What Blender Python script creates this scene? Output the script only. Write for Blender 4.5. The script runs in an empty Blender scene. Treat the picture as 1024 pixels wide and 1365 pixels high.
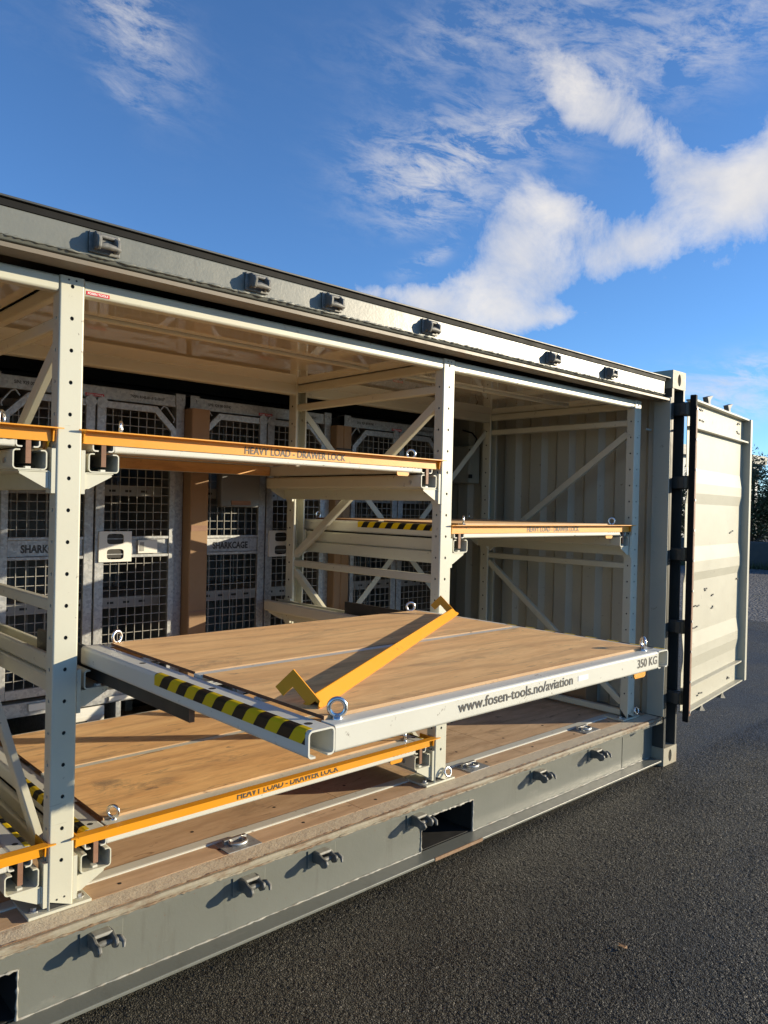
import bpy, math, random
import numpy as np
from mathutils import Vector, Matrix
R = math.radians
random.seed(7)
sc = bpy.context.scene
col = sc.collection

# ------------------------------------------------------------------ camera
CF, CYAW, CPITCH, CROLL = 1023.57, R(47.005), R(-0.4045), R(-1.300)
CPOS = Vector((1.1116, -2.3875, 1.6581))
def cam_axes():
    f = Vector((math.cos(CYAW)*math.cos(CPITCH), math.sin(CYAW)*math.cos(CPITCH), math.sin(CPITCH)))
    r = Vector((math.sin(CYAW), -math.cos(CYAW), 0.0))
    d = -r.cross(f)
    c, s = math.cos(CROLL), math.sin(CROLL)
    return c*r + s*d, -s*r + c*d, f
CR, CD, CFW = cam_axes()
cd = bpy.data.cameras.new('camera'); cam = bpy.data.objects.new('camera', cd); col.objects.link(cam)
cd.sensor_fit = 'HORIZONTAL'; cd.sensor_width = 36.0; cd.lens = 36.0*CF/1024
cd.clip_start = 0.05; cd.clip_end = 3000
cam.matrix_world = Matrix(((CR.x, -CD.x, -CFW.x, CPOS.x), (CR.y, -CD.y, -CFW.y, CPOS.y), (CR.z, -CD.z, -CFW.z, CPOS.z), (0, 0, 0, 1)))
sc.camera = cam
def pix_dir(u, v):
    """direction of a photograph pixel (1024 x 1365)"""
    return (CFW + CR*((u-512)/CF) + CD*((v-682.5)/CF)).normalized()
def pix_on(u, v, axis, val):
    d = pix_dir(u, v); t = (val-CPOS[axis])/d[axis]; return CPOS + d*t

# ------------------------------------------------------------------ sun, sky, exposure
SUN_EL = R(12.3); SUN_H = Vector((0.82, -0.573, 0)).normalized()
to_sun = Vector((SUN_H.x*math.cos(SUN_EL), SUN_H.y*math.cos(SUN_EL), math.sin(SUN_EL)))
sl = bpy.data.lights.new('sun', 'SUN'); sun = bpy.data.objects.new('sun', sl); col.objects.link(sun)
sl.energy = 4.45; sl.angle = R(0.53); sl.color = (1.0, 0.86, 0.62)
sun.rotation_euler = to_sun.to_track_quat('Z', 'Y').to_euler()
sun.location = (20, -14, 10)
sc.view_settings.view_transform = 'Standard'; sc.view_settings.look = 'None'
sc.view_settings.exposure = 0.74; sc.view_settings.gamma = 1.0
sc.view_settings.use_curve_mapping = False

w = bpy.data.worlds.new('World'); sc.world = w; w.use_nodes = True
nt = w.node_tree; nt.nodes.clear()
def wn(t, **k):
    n = nt.nodes.new(t)
    for a, b in k.items(): setattr(n, a, b)
    return n
def wl(a, b): nt.links.new(a, b)
def wm(op, a, b=None, c=None, clamp=False):
    n = wn('ShaderNodeMath', operation=op, use_clamp=clamp)
    for i, x in enumerate((a, b, c)):
        if x is None: continue
        if isinstance(x, (int, float)): n.inputs[i].default_value = x
        else: wl(x, n.inputs[i])
    return n.outputs[0]
out = wn('ShaderNodeOutputWorld'); bg = wn('ShaderNodeBackground'); wl(bg.outputs[0], out.inputs[0])
sky = wn('ShaderNodeTexSky'); sky.sky_type = 'NISHITA'; sky.sun_disc = False
sky.sun_elevation = SUN_EL; sky.sun_rotation = math.atan2(SUN_H.x, SUN_H.y)
sky.air_density = 0.8; sky.dust_density = 0.0; sky.ozone_density = 5.1; sky.altitude = 20
bg.inputs[1].default_value = 0.138
tc = wn('ShaderNodeTexCoord')
nrm = wn('ShaderNodeVectorMath', operation='NORMALIZE'); wl(tc.outputs['Generated'], nrm.inputs[0])
sep = wn('ShaderNodeSeparateXYZ'); wl(nrm.outputs[0], sep.inputs[0])
az = wm('ARCTAN2', sep.outputs[1], sep.outputs[0]); el = wm('ARCSINE', sep.outputs[2])
# uneven edges: warp the sky angles with noise
def wnoise(vec, scale, detail, rough=0.55, dist=0.0):
    n = wn('ShaderNodeTexNoise'); n.inputs['Scale'].default_value = scale; n.inputs['Detail'].default_value = detail
    n.inputs['Roughness'].default_value = rough; n.inputs['Distortion'].default_value = dist
    wl(vec, n.inputs['Vector']); return n
wz = wnoise(nrm.outputs[0], 7.0, 5)
wsep = wn('ShaderNodeSeparateColor'); wl(wz.outputs['Color'], wsep.inputs[0])
azw = wm('ADD', az, wm('MULTIPLY', wm('SUBTRACT', wsep.outputs[0], 0.5), 0.07))
elw = wm('ADD', el, wm('MULTIPLY', wm('SUBTRACT', wsep.outputs[1], 0.5), 0.07))
def angles(u, v):
    d = pix_dir(u, v); return math.atan2(d.y, d.x), math.asin(d.z)
def blob(u, v, du, dv, rot, amp):
    """soft patch of cloud about the sky direction of a pixel; radii in pixels, rot in degrees"""
    a0, e0 = angles(u, v)
    x = wm('SUBTRACT', a0, azw); y = wm('SUBTRACT', elw, e0)
    x = wm('MULTIPLY', x, math.cos(e0))
    c, s = math.cos(R(rot)), math.sin(R(rot))
    p = wm('DIVIDE', wm('ADD', wm('MULTIPLY', x, c), wm('MULTIPLY', y, s)), du/CF)
    q = wm('DIVIDE', wm('SUBTRACT', wm('MULTIPLY', y, c), wm('MULTIPLY', x, s)), dv/CF)
    r2 = wm('ADD', wm('MULTIPLY', p, p), wm('MULTIPLY', q, q))
    return wm('MULTIPLY', wm('EXPONENT', wm('MULTIPLY', r2, -1.0)), amp)
def total(l):
    t = l[0]
    for x in l[1:]: t = wm('ADD', t, x)
    return t
# cumulus-like soft banks
bank = total([blob(850, 175, 105, 32, -36, 0.95), blob(770, 115, 60, 26, -34, 0.7), blob(985, 265, 75, 55, 40, 1.25), blob(1030, 215, 55, 35, 20, 0.9),
              blob(755, 290, 75, 32, -8, 0.85), blob(720, 345, 80, 45, 10, 1.1), blob(830, 345, 70, 26, 18, 0.85), blob(620, 400, 120, 26, -6, 0.95),
              blob(745, 432, 75, 14, 0, 0.8), blob(500, 385, 90, 22, -4, 0.5), blob(600, 430, 60, 22, 0, 0.6)])
bn = wnoise(nrm.outputs[0], 9.0, 10, 0.67, 0.35)
bval = wm('ADD', bank, wm('MULTIPLY', wm('SUBTRACT', bn.outputs['Fac'], 0.5), 2.9))
bval = wm('MULTIPLY', wm('SUBTRACT', bval, 0.46), wm('MULTIPLY', bank, 2.2, clamp=True))
bank = wm('MULTIPLY', wm('MAXIMUM', bval, 0.0), 1.3)
# thin ice cloud: streaks drawn out sideways
sv = wn('ShaderNodeCombineXYZ')
rc, rs = math.cos(R(-12)), math.sin(R(-12))
wl(wm('MULTIPLY', wm('ADD', wm('MULTIPLY', az, rc), wm('MULTIPLY', el, -rs)), 1.0), sv.inputs[0])
wl(wm('MULTIPLY', wm('ADD', wm('MULTIPLY', az, rs), wm('MULTIPLY', el, rc)), 2.9), sv.inputs[1])
st = wnoise(sv.outputs[0], 15.0, 10, 0.70, 0.35)
streak = wm('MULTIPLY_ADD', st.outputs['Fac'], 4.2, -1.75, clamp=True)
wisp = total([blob(620, 200, 105, 42, 4, 0.8), blob(560, 235, 60, 26, 10, 0.45), blob(590, 280, 80, 16, 4, 0.5), blob(700, 30, 150, 36, 8, 0.4), blob(900, 60, 150, 40, 8, 0.55),
              blob(180, 35, 62, 40, -40, 0.6), blob(570, 335, 45, 12, 25, 0.45), blob(980, 505, 80, 22, 4, 0.9), blob(960, 545, 80, 16, 2, 0.6), blob(175, 125, 40, 10, -30, 0.25)])
lown = wnoise(nrm.outputs[0], 2.2, 3)
everywhere = wm('MULTIPLY', wm('MULTIPLY_ADD', lown.outputs['Fac'], 3.0, -1.62, clamp=True), 0.5)
# the rest of the sky, outside the frame, goes on with the same thin cloud
a0, e0 = angles(512, 300)
far = wm('SUBTRACT', 1.0, wm('EXPONENT', wm('MULTIPLY', wm('ADD', wm('POWER', wm('SUBTRACT', az, a0), 2.0), wm('POWER', wm('SUBTRACT', el, e0), 2.0)), -2.2)))
wisp = wm('MULTIPLY', wm('ADD', wisp, wm('MULTIPLY', everywhere, far)), streak)
dens = wm('ADD', bank, wisp)
dens = wm('SUBTRACT', 1.0, wm('EXPONENT', wm('MULTIPLY', dens, -1.15)), clamp=True)
dens = wm('MULTIPLY', dens, wm('MULTIPLY_ADD', el, 40.0, 0.0, clamp=True))
sh = wnoise(nrm.outputs[0], 12.0, 5)
cr = wn('ShaderNodeMix', data_type='RGBA'); cr.inputs['A'].default_value = (3.1, 3.1, 3.2, 1); cr.inputs['B'].default_value = (4.5, 4.2, 3.75, 1)
wl(wm('MULTIPLY_ADD', sh.outputs['Fac'], 2.4, -0.7, clamp=True), cr.inputs['Factor'])
mx = wn('ShaderNodeMix', data_type='RGBA'); wl(dens, mx.inputs['Factor']); wl(sky.outputs[0], mx.inputs['A']); wl(cr.outputs['Result'], mx.inputs['B'])
wl(mx.outputs['Result'], bg.inputs[0])

# ------------------------------------------------------------------ materials
class NT:
    def __init__(s, name):
        s.m = bpy.data.materials.new(name); s.m.use_nodes = True; s.t = s.m.node_tree
        s.b = s.t.nodes['Principled BSDF']; s.tc = s.t.nodes.new('ShaderNodeTexCoord')
        s.oi = s.t.nodes.new('ShaderNodeObjectInfo')
        ad = s.t.nodes.new('ShaderNodeVectorMath'); ad.operation = 'ADD'
        s.l(s.tc.outputs['Object'], ad.inputs[0])
        sc_ = s.t.nodes.new('ShaderNodeVectorMath'); sc_.operation = 'SCALE'; sc_.inputs[0].default_value = (13, 17, 5)
        s.l(s.oi.outputs['Random'], sc_.inputs['Scale']); s.l(sc_.outputs[0], ad.inputs[1])
        s.co = ad.outputs[0]
    def l(s, a, b): s.t.links.new(a, b)
    def vec(s, scale):
        m = s.t.nodes.new('ShaderNodeMapping'); m.inputs['Scale'].default_value = scale; s.l(s.co, m.inputs['Vector']); return m.outputs[0]
    def noise(s, scale, detail=4, rough=0.55, stretch=(1, 1, 1), dist=0):
        n = s.t.nodes.new('ShaderNodeTexNoise'); n.inputs['Scale'].default_value = scale; n.inputs['Detail'].default_value = detail
        n.inputs['Roughness'].default_value = rough; n.inputs['Distortion'].default_value = dist
        s.l(s.vec(stretch), n.inputs['Vector']); return n.outputs['Fac']
    def voronoi(s, scale, feature='F1', out='Distance', stretch=(1, 1, 1), rnd=1):
        n = s.t.nodes.new('ShaderNodeTexVoronoi'); n.feature = feature; n.inputs['Scale'].default_value = scale; n.inputs['Randomness'].default_value = rnd
        s.l(s.vec(stretch), n.inputs['Vector']); return n.outputs[out]
    def math(s, op, a, b=None, c=None, clamp=False):
        n = s.t.nodes.new('ShaderNodeMath'); n.operation = op; n.use_clamp = clamp
        for i, x in enumerate((a, b, c)):
            if x is None: continue
            if isinstance(x, (int, float)): n.inputs[i].default_value = x
            else: s.l(x, n.inputs[i])
        return n.outputs[0]
    def mix(s, f, a, b):
        n = s.t.nodes.new('ShaderNodeMix'); n.data_type = 'RGBA'
        for k, x in (('Factor', f), ('A', a), ('B', b)):
            if isinstance(x, (int, float)): n.inputs[k].default_value = x
            elif isinstance(x, tuple): n.inputs[k].default_value = x + (1,)
            else: s.l(x, n.inputs[k])
        return n.outputs['Result']
    def ramp(s, f, lo, hi): return s.math('DIVIDE', s.math('SUBTRACT', f, lo), hi-lo, clamp=True)
    def set(s, color=None, rough=None, metal=None, bump=None, bd=0.001, bs=1.0, coat=0, spec=None, crough=0.05):
        for k, x in (('Base Color', color), ('Roughness', rough), ('Metallic', metal)):
            if x is None: continue
            if isinstance(x, (int, float)): s.b.inputs[k].default_value = x
            elif isinstance(x, tuple): s.b.inputs[k].default_value = x + (1,)
            else: s.l(x, s.b.inputs[k])
        if coat: s.b.inputs['Coat Weight'].default_value = coat; s.b.inputs['Coat Roughness'].default_value = crough
        if spec is not None: s.b.inputs['Specular IOR Level'].default_value = spec
        if bump is not None:
            n = s.t.nodes.new('ShaderNodeBump'); n.inputs['Distance'].default_value = bd; n.inputs['Strength'].default_value = bs
            s.l(bump, n.inputs['Height']); s.l(n.outputs[0], s.b.inputs['Normal'])
        return s.m
def paint(name, c, rough=0.38, var=0.08, dirt=(0.22, 0.18, 0.12), dirt_amt=0.12, coat=0.0, peel=0.25, scale=3.0, spec=0.5, chips=0.0, chipc=(0.16, 0.13, 0.10)):
    m = NT(name)
    d = m.ramp(m.noise(scale, 8, 0.65), 0.48, 0.78)
    c2 = tuple(min(1, x*(1-var)) for x in c)
    base = m.mix(m.noise(scale*0.7, 3), c, c2)
    base = m.mix(m.math('MULTIPLY', d, dirt_amt), base, dirt)
    if chips:
        cp_ = m.math('MULTIPLY', m.ramp(m.noise(34, 5, 0.6), 0.655, 0.68), m.ramp(m.noise(3.5, 4), 0.46, 0.58))
        base = m.mix(m.math('MULTIPLY', cp_, chips), base, chipc)
        sx = m.math('MULTIPLY', m.ramp(m.noise(15, 4, 0.55, (0.35, 1, 6), 0.6), 0.70, 0.73), 0.35*chips)
        base = m.mix(sx, base, chipc)
    ro = m.math('MULTIPLY_ADD', m.noise(scale*4, 5), 0.22, rough-0.11)
    return m.set(base, ro, 0, m.noise(130, 2), 0.0004, peel, coat, spec)
M = {}
M['cream'] = paint('cream_paint', (0.575, 0.565, 0.455), 0.40, 0.06, dirt_amt=0.12, chips=0.7)
M['cream_dull'] = paint('cream_container_paint', (0.455, 0.44, 0.355), 0.46, 0.08, dirt_amt=0.16, peel=0.5, chips=0.6)
M['white'] = paint('drawer_paint', (0.61, 0.605, 0.53), 0.45, 0.05, dirt_amt=0.14, chips=0.8)
M['dark'] = paint('dark_grey_paint_and_shade', (0.045, 0.05, 0.048), 0.5, 0.2, dirt_amt=0.1)
M['yellow'] = paint('yellow_powder_coat', (0.74, 0.305, 0.006), 0.42, 0.06, dirt_amt=0.08, peel=0.3, chips=0.8, chipc=(0.22, 0.10, 0.03))
M['print'] = paint('grey_print', (0.065, 0.06, 0.052), 0.5, 0.1)
M['gap'] = paint('black_seal', (0.007, 0.007, 0.007), 0.7, 0.2, dirt_amt=0.0, spec=0.2)
M['blackprint'] = paint('black_print', (0.03, 0.03, 0.03), 0.5, 0.1)
M['red'] = paint('red_sticker', (0.62, 0.015, 0.02), 0.3, 0.05, dirt_amt=0)
M['whiteprint'] = paint('white_print', (0.8, 0.8, 0.8), 0.4, 0.02, dirt_amt=0)
M['rubber_and_shade'] = paint('black_rubber_and_shade', (0.022, 0.022, 0.021), 0.62, 0.2, dirt_amt=0.2)
M['plastic'] = paint('black_slide_plastic', (0.028, 0.027, 0.025), 0.45, 0.3, dirt_amt=0.25, scale=8)
M['block'] = paint('concrete_block_grey', (0.075, 0.075, 0.07), 0.85, 0.3, dirt_amt=0.4)
M['hall'] = paint('hall_cladding', (0.42, 0.45, 0.47), 0.6, 0.08)
M['hallblue'] = paint('hall_blue_band', (0.08, 0.14, 0.28), 0.5, 0.1)

def grey_paint():
    m = NT('grey_container_paint')
    big = m.noise(2.2, 6, 0.6); fine = m.noise(26, 6, 0.7)
    base = m.mix(big, (0.13, 0.138, 0.12), (0.185, 0.19, 0.165))
    scuff = m.ramp(m.noise(7, 9, 0.72, (0.35, 1, 1.2)), 0.60, 0.72)
    base = m.mix(m.math('MULTIPLY', scuff, 0.5), base, (0.26, 0.255, 0.22))
    grime = m.ramp(m.noise(5, 8, 0.7, (2.2, 1, 0.35)), 0.56, 0.80)
    base = m.mix(m.math('MULTIPLY', grime, 0.6), base, (0.07, 0.062, 0.046))
    spot = m.ramp(m.noise(60, 3, 0.6), 0.72, 0.76)
    base = m.mix(m.math('MULTIPLY', spot, 0.7), base, (0.20, 0.075, 0.025))
    ro = m.math('MULTIPLY_ADD', fine, 0.28, 0.24)
    return m.set(base, ro, 0, m.math('ADD', m.math('MULTIPLY', m.noise(6, 4), 2.0), m.math('MULTIPLY', m.noise(90, 3), 0.6)), 0.0011, 0.5)
M['grey'] = grey_paint()
def sill_mat():
    m = NT('worn_sill_paint')
    base = m.mix(m.noise(9, 7, 0.7), (0.64, 0.56, 0.42), (0.48, 0.41, 0.30))
    rust = m.ramp(m.noise(6, 9, 0.72, (0.7, 2.2, 2.2)), 0.58, 0.66)
    rc_ = m.mix(m.noise(40, 4), (0.22, 0.085, 0.025), (0.36, 0.17, 0.06))
    base = m.mix(m.math('MULTIPLY', rust, 0.75), base, rc_)
    spk = m.ramp(m.noise(120, 3), 0.60, 0.68)
    base = m.mix(m.math('MULTIPLY', spk, 0.4), base, (0.23, 0.17, 0.10))
    return m.set(base, 0.72, 0, m.math('ADD', m.noise(160, 3), m.math('MULTIPLY', m.noise(25, 5), 2.0)), 0.0018, 0.8)
M['sill'] = sill_mat()
def nosing_mat():
    m = NT('rusty_darkened_nosing')
    base = m.mix(m.noise(7, 7, 0.7, (1, 3, 3)), (0.34, 0.30, 0.215), (0.22, 0.20, 0.15))  # sill paint darkened to offset sun on its front; rust added next
    base = m.mix(m.math('MULTIPLY', m.ramp(m.noise(9, 8, 0.7, (0.6, 3, 3)), 0.47, 0.60), 0.8), base, m.mix(m.noise(40, 4), (0.10, 0.042, 0.015), (0.20, 0.105, 0.04)))
    base = m.mix(m.ramp(m.noise(13, 6, 0.7, (0.5, 1, 1)), 0.70, 0.72), base, (0.045, 0.075, 0.16))
    return m.set(base, 0.7, 0, m.noise(50, 5), 0.002, 0.8)
M['nosing'] = nosing_mat()
def rust_mat():
    m = NT('rusty_steel')
    base = m.mix(m.noise(30, 6, 0.7), (0.19, 0.075, 0.025), (0.34, 0.26, 0.17))
    return m.set(base, 0.8, 0, m.noise(90, 5), 0.002, 0.8)
M['rust'] = rust_mat()
def wood(name, c1, c2, c3, smudge=0.5, sheen=0.0):
    m = NT(name)
    wv = m.t.nodes.new('ShaderNodeTexWave'); wv.wave_type = 'BANDS'; wv.bands_direction = 'Y'; wv.wave_profile = 'SIN'
    for k_, v_ in (('Scale', 2.3), ('Distortion', 14.0), ('Detail', 5.0), ('Detail Scale', 0.9), ('Detail Roughness', 0.6)): wv.inputs[k_].default_value = v_
    m.l(m.vec((0.30, 1.0, 1.0)), wv.inputs['Vector'])
    g1 = m.noise(4.5, 9, 0.66, (0.7, 3.0, 3), 1.4)
    g2 = m.noise(17, 7, 0.62, (0.45, 5.0, 5), 1.0)
    blot = m.noise(2.6, 6, 0.62, (0.8, 1.5, 1), 0.6)
    base = m.mix(m.ramp(g1, 0.38, 0.64), c1, c2)
    base = m.mix(m.math('MULTIPLY', m.math('POWER', wv.outputs['Fac'], 4.0), 0.50), base, c3)
    base = m.mix(m.math('MULTIPLY', m.ramp(g2, 0.51, 0.70), 0.5), base, c3)
    base = m.mix(m.math('MULTIPLY', m.ramp(blot, 0.46, 0.70), 0.55), base, c2)
    base = m.mix(m.math('MULTIPLY', m.ramp(blot, 0.50, 0.30), 0.35), base, tuple(min(0.92, x*1.12+0.02) for x in c1))
    sm = m.ramp(m.noise(3.4, 8, 0.74, (0.6, 1.5, 1), 0.5), 0.555, 0.70)
    base = m.mix(m.math('MULTIPLY', sm, smudge), base, (0.12, 0.075, 0.045))
    sc_ = m.ramp(m.noise(9, 5, 0.6, (0.8, 4, 1), 0.9), 0.63, 0.70)
    base = m.mix(m.math('MULTIPLY', sc_, 0.75), base, (0.13, 0.078, 0.045))
    scr = m.ramp(m.noise(14, 3, 0.5, (5.0, 0.6, 1), 0.8), 0.735, 0.75)
    base = m.mix(m.math('MULTIPLY', scr, 0.35), base, (0.14, 0.085, 0.05))
    base = m.mix(m.math('MULTIPLY', m.oi.outputs['Random'], 0.30), base, tuple(x*0.62 for x in c2))
    ro = m.math('MULTIPLY_ADD', g1, 0.2, 0.45)
    if sheen:
        m.b.inputs['Sheen Weight'].default_value = sheen; m.b.inputs['Sheen Roughness'].default_value = 0.5; m.b.inputs['Sheen Tint'].default_value = (1.0, 0.80, 0.58, 1)
    return m.set(base, ro, 0, m.math('ADD', m.noise(40, 5, 0.6, (0.5, 5, 4)), m.math('MULTIPLY', wv.outputs['Fac'], 0.3)), 0.0006, 0.5, spec=0.3)
M['ply'] = wood('plywood', (0.86, 0.515, 0.205), (0.70, 0.375, 0.135), (0.36, 0.165, 0.058), 0.8, 0.11)
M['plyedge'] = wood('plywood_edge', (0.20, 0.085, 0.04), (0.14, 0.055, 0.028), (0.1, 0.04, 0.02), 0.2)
M['floorply'] = wood('floor_plywood', (0.64, 0.45, 0.285), (0.52, 0.35, 0.21), (0.34, 0.21, 0.12), 0.65, 0.05)
M['barend'] = wood('bar_end', (0.30, 0.17, 0.11), (0.23, 0.12, 0.075), (0.16, 0.09, 0.05), 0.3)
def galv():
    m = NT('galvanised_steel')
    v = m.voronoi(85, 'F1', 'Color')
    sp = m.t.nodes.new('ShaderNodeSeparateColor'); m.l(v, sp.inputs[0])
    big = m.noise(5, 5)
    base = m.mix(m.math('MULTIPLY_ADD', sp.outputs[0], 0.8, m.math('MULTIPLY', big, 0.2)), (0.26, 0.27, 0.275), (0.42, 0.43, 0.43))
    ro = m.math('MULTIPLY_ADD', sp.outputs[1], 0.2, 0.42)
    return m.set(base, ro, 0.55, m.noise(60, 4), 0.0006, 0.4)
M['galv'] = galv()
M['wire'] = paint('wire_zinc', (0.30, 0.295, 0.27), 0.5, 0.1)
M['steel'] = NT('bright_zinc').set((0.72, 0.72, 0.70), 0.25, 1.0)
M['aluminium'] = NT('dull_aluminium').set((0.55, 0.55, 0.54), 0.42, 0.9)
M['lugsteel'] = paint('lug_steel', (0.17, 0.17, 0.155), 0.5, 0.5, dirt=(0.42, 0.40, 0.36), dirt_amt=0.6, scale=22, peel=1.0)
M['weld'] = paint('weld_paint', (0.42, 0.41, 0.36), 0.5, 0.4, dirt=(0.16, 0.09, 0.04), dirt_amt=0.7, scale=18, peel=1.0)
M['card'] = paint('cardboard', (0.30, 0.19, 0.105), 0.85, 0.2, dirt=(0.12, 0.07, 0.035), dirt_amt=0.3)
M['inner'] = paint('cage_sheet_grey', (0.15, 0.15, 0.14), 0.5, 0.2)
M['shelf'] = paint('shelf_grey', (0.32, 0.32, 0.30), 0.5, 0.2)
M['goods'] = paint('dark_case', (0.03, 0.032, 0.034), 0.55, 0.3)
M['ceiling'] = NT('glossy_roof_panel'); M['ceiling'] = M['ceiling'].set((0.70, 0.65, 0.53), 0.035, 0, None, coat=1.0, spec=0.9, crough=0.015)
def tape():
    m = NT('hazard_tape')
    s = m.t.nodes.new('ShaderNodeSeparateXYZ'); m.l(m.tc.outputs['Object'], s.inputs[0])
    ph = m.math('FRACT', m.math('DIVIDE', m.math('ADD', s.outputs[1], m.math('MULTIPLY', s.outputs[2], 0.75)), 0.096))
    k = m.math('GREATER_THAN', ph, 0.5)
    scr = m.ramp(m.noise(34, 6, 0.7, (1, 0.5, 1.6)), 0.66, 0.70)
    y = m.mix(scr, (0.62, 0.43, 0.004), (0.10, 0.09, 0.05)); b = m.mix(scr, (0.006, 0.006, 0.006), (0.30, 0.29, 0.25))
    return m.set(m.mix(k, y, b), 0.45, spec=0.25)
M['tape'] = tape()
def asphalt():
    m = NT('damp_asphalt')
    v = m.voronoi(150); cc = m.voronoi(150, 'F1', 'Color'); sp = m.t.nodes.new('ShaderNodeSeparateColor'); m.l(cc, sp.inputs[0])
    vb = m.voronoi(62); cb = m.voronoi(62, 'F1', 'Color'); sb = m.t.nodes.new('ShaderNodeSeparateColor'); m.l(cb, sb.inputs[0])
    big = m.noise(0.55, 7, 0.62); mid = m.noise(6, 6, 0.6)
    base = m.mix(sp.outputs[0], (0.034, 0.031, 0.023), (0.185, 0.170, 0.128))
    stone = m.math('MULTIPLY', m.ramp(sb.outputs[0], 0.80, 0.84), m.ramp(vb, 0.45, 0.30))
    base = m.mix(m.math('MULTIPLY', stone, 0.7), base, m.mix(sb.outputs[1], (0.09, 0.083, 0.07), (0.28, 0.255, 0.205)))
    speck = m.math('MULTIPLY', m.ramp(sp.outputs[1], 0.965, 0.975), m.ramp(v, 0.5, 0.3))
    base = m.mix(m.math('MULTIPLY', speck, 0.9), base, (0.50, 0.46, 0.38))
    base = m.mix(m.math('MULTIPLY', m.ramp(v, 0.40, 0.66), 0.8), base, (0.010, 0.010, 0.008))
    base = m.mix(m.math('MULTIPLY', m.ramp(big, 0.44, 0.62), 0.55), base, (0.030, 0.028, 0.023))
    base = m.mix(m.math('MULTIPLY', m.ramp(mid, 0.5, 0.75), 0.3), base, (0.012, 0.011, 0.010))
    ro = m.math('MULTIPLY_ADD', sp.outputs[2], 0.30, m.math('MULTIPLY_ADD', m.ramp(big, 0.70, 0.40), 0.22, 0.26))
    h = m.math('MULTIPLY', m.math('SUBTRACT', 1.0, v), 1.0)
    h = m.math('ADD', h, m.math('MULTIPLY', sp.outputs[1], 0.5))
    h = m.math('ADD', h, m.math('MULTIPLY', m.math('SUBTRACT', 1.0, vb), m.math('MULTIPLY_ADD', sb.outputs[0], 0.9, 0.2)))
    return m.set(base, ro, 0, h, 0.0045, 1.0, spec=0.32)
M['asphalt'] = asphalt()
def gravel():
    m = NT('gravel')
    cc = m.voronoi(22, 'F1', 'Color'); sp = m.t.nodes.new('ShaderNodeSeparateColor'); m.l(cc, sp.inputs[0])
    base = m.mix(sp.outputs[0], (0.05, 0.05, 0.052), (0.19, 0.18, 0.165))
    g = m.ramp(m.noise(0.9, 6, 0.7), 0.60, 0.68)
    base = m.mix(m.math('MULTIPLY', g, 0.7), base, (0.07, 0.075, 0.025))
    return m.set(base, 0.8, 0, m.voronoi(22), 0.03, 1.0)
M['gravel'] = gravel()
def grass():
    m = NT('rough_grass'); return m.set(m.mix(m.noise(3, 8, 0.7), (0.035, 0.05, 0.015), (0.11, 0.10, 0.04)), 0.9, 0, m.noise(12, 6), 0.1, 1.0)
M['grass'] = grass()
def leafm(name, a, b):
    m = NT(name); m.b.inputs['Transmission Weight'].default_value = 0.0
    return m.set(m.mix(m.noise(1.7, 4), a, b), 0.6)
M['leaf'] = leafm('foliage', (0.025, 0.042, 0.014), (0.075, 0.085, 0.026))
M['bark'] = paint('bark', (0.07, 0.055, 0.042), 0.9, 0.3)
M['deadleaf'] = paint('dead_leaf', (0.35, 0.20, 0.09), 0.7, 0.3)

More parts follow.
